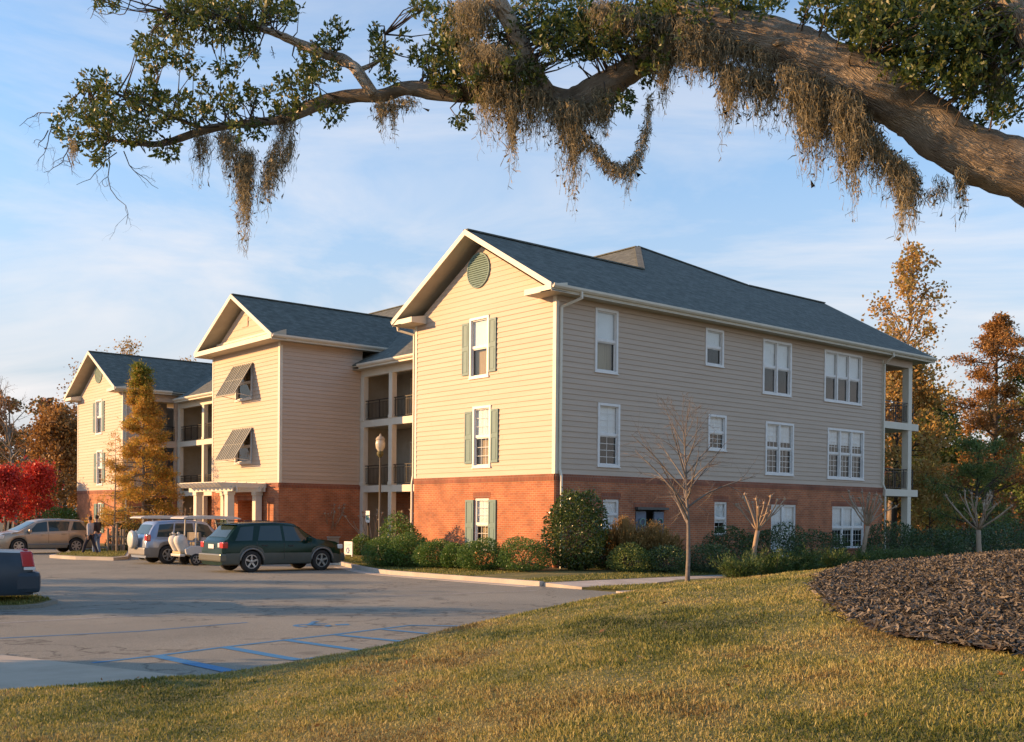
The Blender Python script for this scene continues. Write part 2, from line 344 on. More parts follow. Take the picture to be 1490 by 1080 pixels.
def shutter(F,u0,u1,z0,z1,off=.02):
    mb=MB(); F.box(mb,u0,u1,z0,z1,off,off+.03); zm=(z0+z1)/2
    for a,b in ((z0,zm),(zm,z1)):
        F.box(mb,u0,u0+.06,a,b,off+.03,off+.045);F.box(mb,u1-.06,u1,a,b,off+.03,off+.045)
        F.box(mb,u0+.06,u1-.06,b-.07,b,off+.03,off+.045);F.box(mb,u0+.06,u1-.06,a,a+.07,off+.03,off+.045)
        F.box(mb,u0+.1,u1-.1,a+.11,b-.11,off+.03,off+.040)
    mb.build('shutter',MT['shutter'],bld)
FR=Face('y',0.,-1)                       # long shaded side
FG=Face('x',0.,-1)                       # sunlit gable fronts
# ---- long side windows  (u0,u1,z0,z1)
RW=[(1.76,2.86,6.60,8.76,1,dict(blind=.52,low='curtain')),(7.50,8.56,7.38,8.76,1,dict(blind=.5,valance=True)),(10.98,12.86,6.60,8.74,2,dict(blind=.5,valance=True)),(15.16,17.98,6.62,8.76,3,dict(blind=.5)),
    (1.92,2.99,3.40,5.56,1,dict(blind=.5,grid=(2,4))),(7.70,8.76,4.22,5.56,1,dict(blind=.45,grid=(3,3))),(11.2,13.06,3.42,5.51,2,dict(blind=.35,grid=(3,4))),(15.45,18.2,3.38,5.51,3,dict(blind=.3,grid=(3,4)))]
BW=[(2.21,2.99,1.24,2.28,1,dict(blind=1,grid=(3,2))),(8.12,8.86,1.02,2.28,1,dict(blind=.6,grid=(2,2))),(15.85,18.3,.42,2.21,3,dict(blind=.55,grid=(3,3)))]
DW=(11.62,13.28,.12,2.23)                # garden door
OP=(3.8,5.3,.1,1.98)                     # dark service door
siding(FR,0,L1,BT,ZS,[w[:4] for w in RW])
brickwall(FR,0,L1,-.25,BT,[w[:4] for w in BW]+[DW,OP])
for w_ in RW: window(FR,*w_[:5],**w_[5])
for w_ in BW: window(FR,*w_[:5],trim=False,**w_[5])
window(FR,*DW,bays=2,trim=False,blind=.9,grid=(3,3),door=True,split=.42)
# service door with two round wreath ornaments
mb=MB(); FR.box(mb,OP[0],OP[1],OP[2],OP[3],-.5,-.45); FR.box(mb,OP[0]-.02,OP[1]+.1,OP[3]-.04,OP[3]+.05,-.1,.18); dr=mb.build('service_door',MT['door'],bld)
mb=MB(); FR.box(mb,OP[0]+.1,OP[0]+.62,OP[2],OP[3]-.1,-.10,-.03); FR.box(mb,OP[1]-.5,OP[1],OP[2],OP[3]-.1,-.05,.02); mb.build('side_panel',mat('blue_grey_panel',(.14,.17,.22),(.18,.21,.27)),dr)
mb=MB(); FR.box(mb,OP[0]+.68,OP[1]-.1,OP[2],OP[3]-.62,-.2,-.12); mb.build('notice_panel',MT['white'],dr)
for u in (OP[0]+.36,OP[1]-.22):
    for z in (1.5,.95):
        mb=MB(); P=[FR.P(u+.13*math.cos(a*PI/8),z+.13*math.sin(a*PI/8),.05) for a in range(17)]; mb.tube(P,.03,6,caps=False); mb.build('wreath',MT['vent'],dr)
# sun flecks come from glass opposite: not built
def gable_front(y0,first):
    zc=8.95+SL*(W1/2+.02)+.02; yc=y0+W1/2
    g=lambda a,b,c,d:(y0+a,y0+b,c,d)
    hs=[g(3.48,4.58,6.60,8.76),g(3.33,4.36,3.40,5.58)]; hb=[g(3.40,4.22,.45,2.30)]
    vz=10.42
    siding(FG,y0,y0+W1,BT,zc,hs,rake=(yc,SL,zc),name='gable_siding')
    brickwall(FG,y0,y0+W1,-.25,BT,hb)
    window(FG,*hs[0],blind=.48,low='curtain'); window(FG,*hs[1],blind=.5,grid=(3,3),low='curtain'); window(FG,*hb[0],trim=False,blind=.5,grid=(3,3),low='curtain')
    for (a,b,c,d) in ((3.06,3.46,6.74,8.62),(4.60,5.0,6.74,8.62),(2.91,3.31,3.55,5.42),(4.38,4.80,3.55,5.42)): shutter(FG,*g(a,b,c,d))
    for (a,b) in ((2.97,3.38),(4.24,4.70)): shutter(FG,*g(a,b,.42,2.24),off=.035)
    # oval louvred vent
    mb=MB(); n=36; ry,rz=.62,.60
    P=[FG.P(yc+.1+ry*math.cos(2*PI*i/n),vz+rz*math.sin(2*PI*i/n),.04) for i in range(n+1)]; mb.tube(P,.035,6,caps=False)
    for i in range(14):
        z=vz-rz+.06+i*(2*rz-.1)/14; e=ry*math.sqrt(max(0,1-((z+.03-vz)/rz)**2))-.02
        if e>.05: mb.add([FG.P(yc+.1-e,z,.07),FG.P(yc+.1+e,z,.07),FG.P(yc+.1+e,z+.08,.025),FG.P(yc+.1-e,z+.08,.025)],[(0,1,2,3)])
    mb.build('vent',MT['vent'],bld,recalc=False)
    for u in (y0+.06,y0+W1-.06):
        mb=MB(); FG.box(mb,u-.06,u+.06,BT,ZS,0,.035); 
        if u<y0+1: FR2=Face('y',y0,-1); FR2.box(mb,-.035,.10,BT,ZS,.0,.035)
        mb.build('corner_board',MT['trim'],bld)
gable_front(0,True)
Y3=38.37
gable_front(Y3,False)
# corner board at the porch end of the long side
mb=MB(); FR.box(mb,L1-.12,L1+.02,BT,ZS,0,.03); mb.build('corner_board',MT['trim'],bld)
# ---- middle wing
X2=-.82; Y2=17.28; W2=6.89; ZS2=9.38; YC2=Y2+W2/2; SL2=.574
FM=Face('x',X2,-1); hm=[(Y2+2.62,Y2+4.42,7.02,8.62),(Y2+2.62,Y2+4.42,4.05,5.62)]
siding(FM,Y2,Y2+W2,BT,ZS2,hm,name='gable_siding')
dm=(18.95,21.3,-.1,2.3)
brickwall(FM,Y2,Y2+W2,-.35,BT,[(dm[0],dm[1],dm[2],dm[3]),(17.75,18.25,.25,2.2)])
mb=MB(); FM.box(mb,17.75,18.25,.25,2.2,-.12,-.02); mb.build('brick_panel',MT['brick'],bld,uv=True)
siding(Face('y',Y2,-1),X2,3.45,BT,ZS2); brickwall(Face('y',Y2,-1),X2,3.45,-.35,BT)
siding(Face('y',Y2+W2,1),X2,3.45,BT,ZS2,joints=False); brickwall(Face('y',Y2+W2,1),X2,3.45,-.35,BT)
for s,(a,b) in ((0,(Y2,Y2+.12)),(1,(Y2+W2-.12,Y2+W2))):
    mb=MB(); FM.box(mb,a,b,BT,ZS2,0,.035)
    if s==0: Face('y',Y2,-1).box(mb,X2-.035,X2+.11,BT,ZS2,0,.035)
    mb.build('corner_board',MT['trim'],bld)
# entrance door recess
mb=MB(); FM.box(mb,dm[0],dm[1],dm[2],dm[3],-1.3,-1.2); FM.box(mb,dm[0]-.1,dm[0],dm[2],dm[3],-1.2,-.16); FM.box(mb,dm[1],dm[1]+.1,dm[2],dm[3],-1.2,-.16); mb.build('entry_recess',MT['brick'],bld,uv=True)
mb=MB(); FM.box(mb,19.3,20.3,-.1,2.05,-1.2,-1.14); d_=mb.build('entrance_door',MT['doorred'],bld); mb=MB(); FM.box(mb,19.32,19.40,.8,1.1,-1.14,-1.08); mb.build('handle',MT['chrome'],d_)
for (a,b,c,d) in hm:
    a2,b2=a+.05,b-.05
    fr=window(FM,a2,b2,c,d,blind=0)
    mb=MB(); L=1.72; ang=R(31); zt=d+.06; yA,yB=a-.06,b+.06
    dx,dz=-math.sin(ang)*L,-math.cos(ang)*L
    for k in range(11):
        y=yA+(yB-yA)*k/10; w2=.035 if k in(0,5,10) else .012
        mb.prism([(X2-.05,y-w2,zt),(X2-.05,y+w2,zt),(X2-.05+dx,y+w2,zt+dz),(X2-.05+dx,y-w2,zt+dz)],(-.03,0,.015))
    mb.prism([(X2-.045,yA,zt-.01),(X2-.045,yB,zt-.01),(X2-.045+dx,yB,zt+dz-.01),(X2-.045+dx,yA,zt+dz-.01)],(-.012,0,.006))
    for q in (0,.5,1): 
        x,z=X2-.06+dx*q,zt+dz*q; mb.box(x-.03,x+.02,yA,yB,z-.06,z-.02)
    aw=mb.build('bahama_shutter',MT['awning'],bld)
    mb=MB()
    for y in (yA+.1,yB-.1): mb.bar((X2-.02,y,c+.1),(X2-.05+dx,y,zt+dz+.03),.025,.025)
    mb.build('stay_arm',MT['trim'],aw)
# pediment of the middle wing: gable wall set above a full return roof
zc2=ZS2+.1+SL2*(W2/2)
siding(FM,Y2,Y2+W2,ZS2+.1,zc2,rake=(YC2,SL2,zc2),name='pediment_siding',h=.3)
mb=MB(); FM.box(mb,YC2-.35,YC2+.25,ZS2+1.05,ZS2+1.5,.02,.05); mb.build('attic_hatch',MT['siding'],bld,uv=True)
mb=MB(); mb.prism([(X2-RK,Y2-OH,ZS2),(X2,Y2-OH,ZS2),(X2,Y2-OH,ZS2+.46),(X2-RK,Y2-OH,ZS2+.2)],(0,W2+2*OH,0),0)
mb.build('return_roof',MT['soffit'],bld)
mb=MB(); mb.box(X2-RK-.03,X2-RK-.002,Y2-OH-.02,Y2+W2+OH+.02,ZS2-.01,ZS2+.21); mb.box(X2-.06,X2-.002,Y2+.5,Y2+W2-.5,ZS2+.47,ZS2+.56); mb.build('fascia',MT['trim'],bld)
# ---- roofs
def roofsheet(pts,name='roof_slope',th=.07):
    mb=MB(); mb.prism(pts,(0,0,-th)); o=mb.build(name,MT['shingle'],bld,uv=True); 
    m2=MB(); m2.prism([(p[0],p[1],p[2]-th-.004) for p in pts],(0,0,-.05)); m2.build('soffit',MT['soffit'],o)
    return o
zE=9.15; zR=11.725; XP,YP,ZP=12.5,8.2,9.15+SL*(8.2+OH)
xe=8.3; XB=17.04; XE=23.2; YR=5.45; zRb=zE+SL*(YR+OH)
roofsheet([(-RK,-OH,zE),(XE,-OH,zE),(XE,YR,zRb),(XB,YR,zRb),(XP,YP,ZP),(xe,W1/2,zR),(-RK,W1/2,zR)])
roofsheet([(-RK,W1/2,zR),(xe,W1/2,zR),(3.76,W1+OH,zE),(-RK,W1+OH,zE)])
zw=lambda x:ZP-SL*(XP-x)
roofsheet([(XP,YP,ZP),(XP,38.1,ZP),(xe,Y3+W1/2,zR),(3.76,Y3-OH,zE),(2.9,Y3-OH-.02,zw(2.9)),(2.9,W1+OH+.02,zw(2.9)),(3.76,W1+OH,zE),(xe,W1/2,zR)])
roofsheet([(XP,YP,ZP),(XB,YR,zRb),(22,YR+4,ZP-.355*9.5),(22,36,ZP-.355*9.5),(XP,38.1,ZP)],'rear_roof_slope')
roofsheet([(XE,YR,zRb),(XE,YR*2+OH,zE),(XB-4,YR*2+OH,zE),(XB,YR,zRb)],'rear_roof_slope')
roofsheet([(-RK,Y3-OH,zE),(3.76,Y3-OH,zE),(xe,Y3+W1/2,zR),(-RK,Y3+W1/2,zR)])
roofsheet([(-RK,Y3+W1/2,zR),(xe,Y3+W1/2,zR),(14,Y3+W1/2,zR),(14,Y3+W1+OH,zE),(-RK,Y3+W1+OH,zE)])
z2e=ZS2+.2; z2r=z2e+SL2*(W2/2+OH)
xr2=XP-(ZP-z2r)/SL; xe2=XP-(ZP-z2e)/SL
roofsheet([(X2-RK,Y2-OH,z2e),(xe2,Y2-OH,z2e),(xr2,YC2,z2r),(X2-RK,YC2,z2r)])
roofsheet([(X2-RK,YC2,z2r),(xr2,YC2,z2r),(xe2,Y2+W2+OH,z2e),(X2-RK,Y2+W2+OH,z2e)])
# ridge caps
mb=MB()
for a,b in (((-RK,W1/2,zR),(xe,W1/2,zR)),((XP,YP,ZP),(XP,38,ZP)),((XB,YR,zRb),(XE,YR,zRb)),((-RK,Y3+W1/2,zR),(xe,Y3+W1/2,zR)),((X2-RK,YC2,z2r),(xr2,YC2,z2r)),((xe,W1/2,zR),(XP,YP,ZP)),((XP,YP,ZP),(XB,YR,zRb))):
    mb.bar(a,b,.26,.05)
mb.build('ridge_cap',MT['shingle'],bld,uv=True)
# rake boards, eave fascia, gutters
def rake(x,y0,yc,y1,ze,zr,sgn=-1):
    mb=MB(); d=.19
    for (ya,yb,za,zb) in ((y0,yc,ze,zr),(yc,y1,zr,ze)):
        mb.prism([(x,ya,za+.01),(x,yb,zb+.01),(x,yb,zb-d),(x,ya,za-d)],(sgn*.035,0,0))
    mb.build('rake_board',MT['trim'],bld)
rake(-RK-.002,-OH,W1/2,W1+OH,zE,zR); rake(-RK-.002,Y3-OH,Y3+W1/2,Y3+W1+OH,zE,zR); rake(X2-RK-.002,Y2-OH,YC2,Y2+W2+OH,z2e,z2r); rake(XE+.002,-OH,YR,YR*2+OH,zE,zRb,1)
def gutter(a,b,sd,z,ends=True):
    """a,b: xy ends of the eave line; sd: outward xy direction"""
    A=Vector((*a,0));B=Vector((*b,0));S=Vector((*sd,0))
    prof=[(0,-.03),(0,-.15),(.07,-.15),(.12,-.09),(.125,-.02),(.10,-.02),(.095,-.08),(.02,-.08),(.02,-.03)]
    mb=MB(); P=[A+S*p[0]+Vector((0,0,z+p[1])) for p in prof]; mb.prism(P,B-A); g=mb.build('gutter',MT['trim'],bld)
    mb=MB(); q=[A-S*.03+Vector((0,0,z-.07)),A-S*.002+Vector((0,0,z-.07)),A-S*.002+Vector((0,0,z-.24)),A-S*.03+Vector((0,0,z-.24))]; mb.prism(q,B-A); mb.build('eave_fascia',MT['trim'],bld)
gutter((-RK,-OH),(XE,-OH),(0,-1),zE); gutter((-RK,W1+OH),(2.8,W1+OH),(0,1),zE); gutter((-RK,Y3-OH),(2.8,Y3-OH),(0,-1),zE)
gutter((X2-RK,Y2-OH),(xe2,Y2-OH),(0,-1),z2e); gutter((X2-RK,Y2+W2+OH),(xe2,Y2+W2+OH),(0,1),z2e)
gutter((2.9,W1+OH+.1),(2.9,Y2-OH),(-1,0),zw(2.9)); gutter((2.9,Y2+W2+OH),(2.9,Y3-OH-.1),(-1,0),zw(2.9))
# flat eave soffits and frieze boards
mb=MB(); mb.box(-RK,XE,-OH,0,ZS-.02,ZS); mb.box(X2-RK,xe2,Y2-OH,Y2,ZS2-.02,ZS2); mb.box(X2-RK,X2,Y2,Y2+W2,ZS2-.02,ZS2);mb.box(-RK,3.7,Y3-OH,Y3,ZS-.02,ZS); mb.box(-RK,3.7,W1,W1+OH,ZS-.02,ZS)
mb.box(2.9,5.3,W1+OH+.02,Y2-.02,8.42,8.44); mb.box(2.9,5.3,Y2+W2+.02,Y3-OH,8.42,8.44); mb.build('eave_soffit',MT['soffit'],bld)
for b_ in ((0,L1,-.05,-.03,ZS-.2,ZS-.022),(X2,3.45,Y2-.05,Y2-.03,ZS2-.17,ZS2-.022),(0,3.4,Y3-.05,Y3-.03,ZS-.2,ZS-.022)): mb=MB(); mb.box(*b_); mb.build('frieze_board',MT['siding'],bld)
# boxed cornice returns on the two end gables
for y0 in (0,Y3):
    for (a,b) in ((y0-OH,y0+.80),(y0+W1-.72,y0+W1+OH)):
        mb=MB(); mb.prism([(-RK,a,ZS-.02),(0-.022,a,ZS-.02),(-.022,a,ZS+.30),(-RK,a,ZS+.17)],(0,b-a,0)); mb.build('cornice_return',MT['trim'],bld)
        mb=MB(); mb.box(-RK+.04,-.03,a+.04,b-.04,ZS-.034,ZS-.021); mb.build('soffit',MT['soffit'],bld)
# downspouts
def spout(P,r=.04):
    mb=MB()
    for a,b in zip(P[:-1],P[1:]): mb.bar(a,b,.075,.06,up=(0,1,.1),ends=.02)
    mb.build('downspout',MT['trim'],bld)
spout([(.55,-OH-.07,9.0),(.55,-OH-.07,8.82),(.14,-.11,8.55),(.14,-.08,BT+.15),(.16,-.14,BT-.1),(.16,-.14,-.1)])
spout([(L1-.2,-OH-.05,9.0),(L1-.2,-OH-.05,8.85),(L1-.05,-.09,8.6),(L1-.05,-.08,BT+.15),(L1+.05,-.13,BT-.12),(L1+.05,-.13,-.1)])
spout([(-.45,W1+OH+.06,9.0),(-.4,W1+OH+.06,8.8),(-.02,W1+.08,8.6),(-.02,W1+.08,3.2),(-.06,W1+.1,2.9),(-.06,W1+.1,0)])
spout([(.6,Y3-OH-.07,9.0),(.6,Y3-OH-.07,8.82),(.14,Y3-.09,8.55),(.14,Y3-.08,BT+.15),(.16,Y3-.12,BT-.1),(.16,Y3-.12,-.3)])
# ---- gallery recesses
def railing(a,b,z,h=.92,step=.11,name='railing'):
    a=Vector((*a,z));b=Vector((*b,z)); mb=MB(); L=(b-a).length; n=int(L/step); U=Vector((0,0,1))
    mb.bar(a+U*h,b+U*h,.05,.035); mb.bar(a+U*(h-.12),b+U*(h-.12),.02,.02); mb.bar(a+U*.09,b+U*.09,.025,.02)
    for i in range(n+1): p=a.lerp(b,i/n); mb.bar(p+U*.1,p+U*(h-.12 if i%8 else h),.014 if i%8 else .035,.014 if i%8 else .035,up=(1,0,0))
    return mb.build(name,MT['iron'],bld)
def recess(y0,y1,cols,doors,lamps,xf=3.45,dep=1.9):
    xb=xf+dep; FB=Face('x',xb,-1)
    for lv,(z,zt) in enumerate(((-.3,2.73),(3.05,5.76),(6.06,8.42))):
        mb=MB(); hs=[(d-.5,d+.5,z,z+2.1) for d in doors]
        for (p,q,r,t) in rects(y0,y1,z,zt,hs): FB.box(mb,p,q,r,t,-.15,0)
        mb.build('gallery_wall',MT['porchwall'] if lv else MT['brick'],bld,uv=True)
        for d in doors:
            mb=MB(); FB.box(mb,d-.5,d-.44,z,z+2.1,-.1,.03);FB.box(mb,d+.44,d+.5,z,z+2.1,-.1,.03);FB.box(mb,d-.44,d+.44,z+2.03,z+2.1,-.1,.03); fr=mb.build('door_frame',MT['trim'],bld)
            mb=MB(); FB.box(mb,d-.44,d+.44,z,z+2.03,-.1,-.05); FB.box(mb,d-.3,d+.3,z+.2,z+.9,-.05,-.035);dd=mb.build('door_leaf',MT['door'],fr)
            mb=MB(); FB.box(mb,d-.3,d+.3,z+1.1,z+1.85,-.049,-.04); mb.build('pane',MT['glass'],fr)
            mb=MB()
            for c in range(1,3): FB.box(mb,d-.3+.2*c-.01,d-.3+.2*c+.01,z+1.1,z+1.85,-.04,-.03)
            for c in range(0,4): FB.box(mb,d-.3,d+.3,z+1.1+.25*c-.01,z+1.1+.25*c+.01,-.04,-.031)
            mb.build('muntin',MT['trim'],fr)
        for l in lamps:
            mb=MB(); c=FB.P(l,z+2.0,.1); mb.lathe([(.0,-.12),(.09,-.1),(.12,0),(.09,.1),(0,.12)],12,c); mb.build('wall_lamp',MT['lamp'],bld)
    for z in (2.73,5.76):
        mb=MB(); mb.box(xf+.02,xb,y0,y1,z+.02,z+.30); mb.build('gallery_floor',MT['soffit'],bld)
        mb=MB(); mb.box(xf-.08,xf+.02,y0,y1,z,z+.31); mb.build('slab_edge',MT['trim'],bld)
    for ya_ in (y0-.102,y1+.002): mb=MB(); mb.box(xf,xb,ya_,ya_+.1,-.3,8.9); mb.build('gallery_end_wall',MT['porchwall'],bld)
    mb=MB(); mb.box(xf-.06,xf+.14,y0,y1,8.12,8.42); mb.build('gallery_beam',MT['trim'],bld)
    mb=MB(); mb.box(xf+.14,xb,y0,y1,8.40,8.42); mb.build('gallery_ceiling',MT['soffit'],bld)
    cs=sorted(cols)
    for y in cs:
        for (a,b) in ((-.35,2.73),(3.04,5.76),(6.07,8.12)):
            mb=MB(); mb.box(xf-.10,xf+.16,y-.14,y+.14,a,b); mb.box(xf-.12,xf+.18,y-.16,y+.16,a,a+.15); mb.build('column',MT['trim'],bld,bevel=.008)
    ys=[y0]+cs+[y1]
    for a,b in zip(ys[:-1],ys[1:]):
        if b-a>.6:
            for z in (3.04,6.07): railing((xf+.02,a+.14),(xf+.02,b-.14),z)
recess(W1,Y2,[11.6,14.73,17.1],[15.5,10.2],[13.7])
recess(Y2+W2,Y3,[27.4,31.0,34.6,38.1],[35.9,32.6,28.8],[30,34])
# side opening of the far wing (dark gallery behind the cypress)
FS=Face('y',Y3,-1); hs=[(1.25,3.2,3.05,5.7),(1.25,3.2,6.1,8.5)]
siding(FS,0,3.45,BT,ZS,hs); brickwall(FS,0,3.45,-.35,BT,[(1.25,3.2,-.35,2.6)])
mb=MB(); mb.box(1.1,3.4,Y3+1.7,Y3+1.75,-.3,8.6); mb.box(1.1,3.4,Y3+.17,Y3+1.7,2.76,3.04); mb.box(1.1,3.4,Y3+.17,Y3+1.7,5.76,6.06); mb.build('gallery_wall',MT['porchwall'],bld)
for z in (3.04,6.07): railing((1.25,Y3-.02),(3.2,Y3-.02),z)
# far sides and back, plain
mb=MB(); mb.box(.0,3.45,W1-.15,W1,-.25,ZS); mb.box(.2,14,Y3+W1-.15,Y3+W1,-.35,ZS); mb.box(L1-.15,L1,.02,11,-.25,ZS)
mb.box(14,14.15,11,46.2,-.3,8.9); mb.box(14,L1,10.85,11,-.25,ZS)
mb.prism([(L1+.01,-.1,ZS),(L1+.01,11,ZS),(L1+.01,YR,zRb-.2)],(-.15,0,0)); mb.build('rear_wall',MT['siding'],bld,uv=True)
# ---- corner porch at the far end of the long side
px0,px1=L1,22.1; py1=3.6
for z in (2.73,5.76):
    mb=MB(); mb.box(px0,px1+.55,-.03,py1,z+.03,z+.30); mb.build('porch_floor',MT['soffit'],bld)
    mb=MB(); mb.box(px0,px1+.57,-.07,-.03,z,z+.31); mb.box(px1+.55,px1+.59,-.03,py1,z,z+.31); mb.build('slab_edge',MT['trim'],bld)
    railing((px0+.05,.02),(px1-.1,.02),z+.31); railing((px1+.3,.05),(px1+.3,py1),z+.31)
for yy in (.12,py1-.15):
    for (a,b) in ((-.2,2.73),(3.04,5.76),(6.07,8.6)):
        mb=MB(); mb.box(px1-.28,px1+.02,yy-.17,yy+.15,a,b); mb.build('column',MT['trim'],bld,bevel=.008)
mb=MB(); mb.box(px0,px1+.02,-.05,.2,8.6,ZS-.02); mb.box(px1-.23,px1+.02,.2,py1,8.6,ZS-.02); mb.build('porch_beam',MT['siding'],bld)
mb=MB(); mb.box(px0,XE,.0,py1+2,ZS-.02,ZS); mb.build('porch_ceiling',MT['soffit'],bld)
# ---- entrance pergola
pg=thing('entrance_pergola','cream timber pergola on square columns over the entrance of the middle gable','pergola',(0,0,0))
pz=2.68
cols=[]
for u in (292,335,375):
    pass
PX=[(-2.45,18.85),(-2.45,22.15),(-1.1,18.85),(-1.1,22.15)]
for (x,y) in PX:
    mb=MB(); mb.box(x-.16,x+.16,y-.16,y+.16,-.3,pz); mb.box(x-.2,x+.2,y-.2,y+.2,-.3,-.05); mb.box(x-.19,x+.19,y-.19,y+.19,pz-.16,pz-.002); mb.build('column',MT['trim'],pg,bevel=.01)
mb=MB()
for x in (-2.45,-1.1): 
    mb.box(x-.13,x-.07,18.3,22.9,pz,pz+.24); mb.box(x+.07,x+.13,18.3,22.9,pz,pz+.24)
mb.build('beam',MT['trim'],pg)
for i in range(11):
    y=18.4+i*.42; mb=MB(); mb.prism([(-3.25,y,pz+.36),(-3.05,y,pz+.18),(-.87,y,pz+.18),(-.87,y,pz+.38),(-3.25,y,pz+.38)],(0,.05,0)); mb.build('rafter',MT['trim'],pg)
mb=MB()
for x in (-3.0,-2.45,-2.0,-1.5,-1.05): mb.box(x-.02,x+.02,18.1,22.95,pz+.381,pz+.42)
mb.build('purlin',MT['trim'],pg)
# ================================================================ GROUND
nrng=np.random.default_rng(7)
def gridmesh(xs,ys,zf,name,m,kind='structure'):
    X,Y=np.meshgrid(xs,ys,indexing='ij'); Z=zf(X,Y); V=np.stack([X,Y,Z],-1).reshape(-1,3); nx,ny=len(xs),len(ys)
    i,j=np.meshgrid(np.arange(nx-1),np.arange(ny-1),indexing='ij'); a=(i*ny+j).ravel()
    F=np.stack([a,a+ny,a+ny+1,a+1],1); return npmesh(name,V,F,m,kind=kind,smooth=True)
def attrmat(): pass
MT['asphalt']=mat('asphalt',(.19,.187,.152),(.275,.265,.212),scale=.35,rough=.93,bump=.6,bscale=90,detail=12,lo=.3,hi=.7)
def add_speckle(m,sc_=160,amt=.45):
    t=m.node_tree; b=t.nodes['Principled BSDF']; lk=b.inputs['Base Color'].links[0]; src=lk.from_socket
    n=t.nodes.new('ShaderNodeTexNoise'); n.inputs['Scale'].default_value=sc_; n.inputs['Detail'].default_value=3; tc=t.nodes.new('ShaderNodeTexCoord'); t.links.new(tc.outputs['Object'],n.inputs['Vector'])
    mr=t.nodes.new('ShaderNodeMapRange'); mr.inputs[1].default_value=.3; mr.inputs[2].default_value=.7; mr.inputs[3].default_value=1-amt; mr.inputs[4].default_value=1+amt; t.links.new(n.outputs[0],mr.inputs[0])
    mx=t.nodes.new('ShaderNodeMix'); mx.data_type='RGBA'; mx.blend_type='MULTIPLY'; mx.inputs[0].default_value=1; t.links.new(src,mx.inputs[6]); t.links.new(mr.outputs[0],mx.inputs[7]); t.links.new(mx.outputs[2],b.inputs['Base Color'])
add_speckle(MT['asphalt'],60,.35)
def add_cracks(m,sc_,wd,dark,dist=.35):
    t=m.node_tree; b=t.nodes['Principled BSDF']; src=b.inputs['Base Color'].links[0].from_socket; tc=t.nodes.new('ShaderNodeTexCoord'); n=t.nodes.new('ShaderNodeTexNoise'); n.inputs['Scale'].default_value=1.3; n.inputs['Detail'].default_value=6
    vm=t.nodes.new('ShaderNodeVectorMath'); vm.operation='MULTIPLY_ADD'; vm.inputs[1].default_value=(dist*4,)*3; v=t.nodes.new('ShaderNodeTexVoronoi'); v.feature='DISTANCE_TO_EDGE'; v.inputs['Scale'].default_value=sc_
    mr=t.nodes.new('ShaderNodeMapRange'); mr.inputs[1].default_value=0; mr.inputs[2].default_value=wd; mr.inputs[3].default_value=dark; mr.inputs[4].default_value=1
    t.links.new(tc.outputs['Object'],n.inputs['Vector']); t.links.new(n.outputs['Color'],vm.inputs[0]); t.links.new(tc.outputs['Object'],vm.inputs[2]); t.links.new(vm.outputs[0],v.inputs['Vector']); t.links.new(v.outputs['Distance'],mr.inputs[0])
    mx=t.nodes.new('ShaderNodeMix'); mx.data_type='RGBA'; mx.blend_type='MULTIPLY'; mx.inputs[0].default_value=1; t.links.new(src,mx.inputs[6]); t.links.new(mr.outputs[0],mx.inputs[7]); t.links.new(mx.outputs[2],b.inputs['Base Color'])
add_cracks(MT['asphalt'],.16,.006,.45)
# oil stains and patches
def add_stains(m,sc_,lo,hi,dark):
    t=m.node_tree; b=t.nodes['Principled BSDF']; src=b.inputs['Base Color'].links[0].from_socket; tc=t.nodes.new('ShaderNodeTexCoord'); n=t.nodes.new('ShaderNodeTexNoise'); n.inputs['Scale'].default_value=sc_; n.inputs['Detail'].default_value=5
    mr=t.nodes.new('ShaderNodeMapRange'); mr.inputs[1].default_value=lo; mr.inputs[2].default_value=hi; mr.inputs[3].default_value=1; mr.inputs[4].default_value=dark; t.links.new(tc.outputs['Object'],n.inputs['Vector']); t.links.new(n.outputs[0],mr.inputs[0])
    mx=t.nodes.new('ShaderNodeMix'); mx.data_type='RGBA'; mx.blend_type='MULTIPLY'; mx.inputs[0].default_value=1; t.links.new(src,mx.inputs[6]); t.links.new(mr.outputs[0],mx.inputs[7]); t.links.new(mx.outputs[2],b.inputs['Base Color'])
add_stains(MT['asphalt'],1.4,.62,.75,.55)
MT['soil']=mat('bare_soil',(.10,.07,.04),(.17,.12,.07),scale=2.5,rough=.95,bump=.6,bscale=25,col3=(.09,.085,.03))
MT['turf']=mat('turf',(.12,.12,.03),(.24,.19,.06),scale=1.3,rough=.95,bump=.8,bscale=45,detail=10,col3=(.14,.13,.04))
MT['mulch']=mat('mulch',(.045,.030,.022),(.10,.07,.05),scale=14,rough=.95,bump=1.,bscale=30,detail=9)
MT['sidewalk']=mat('sidewalk_concrete',(.40,.35,.29),(.50,.45,.38),scale=1.2,rough=.9,bump=.2,bscale=70,detail=10)
CURB=[(-2.2,26.0),(-2.2,9.9),(-2.9,8.2),(-3.9,5.6),(-4.45,3.9),(-4.7,2.6),(-4.75,0),(-4.75,-4.6)]  # lot edge, north to south
# curb line continues past the parked SUVs to the grass island by the far wing
CURB=[(-2.0,80.),(-2.0,36),(-2.6,33.2),(-4.2,32.2),(-6.4,31.2),(-8.0,28.9)][:0]+CURB
def curbx(y):
    ys=np.array([c[1] for c in CURB][::-1]); xs=np.array([c[0] for c in CURB][::-1]); return np.interp(y,ys,xs)
G_BASE=lambda X,Y: zl(Y)-.09
def ground_far(X,Y): return zl(np.clip(Y,-40,120))-.10
gridmesh(np.linspace(-700,1400,50),np.linspace(-700,1400,50),lambda X,Y:np.full_like(X,-1.9),'ground',MT['soil'])
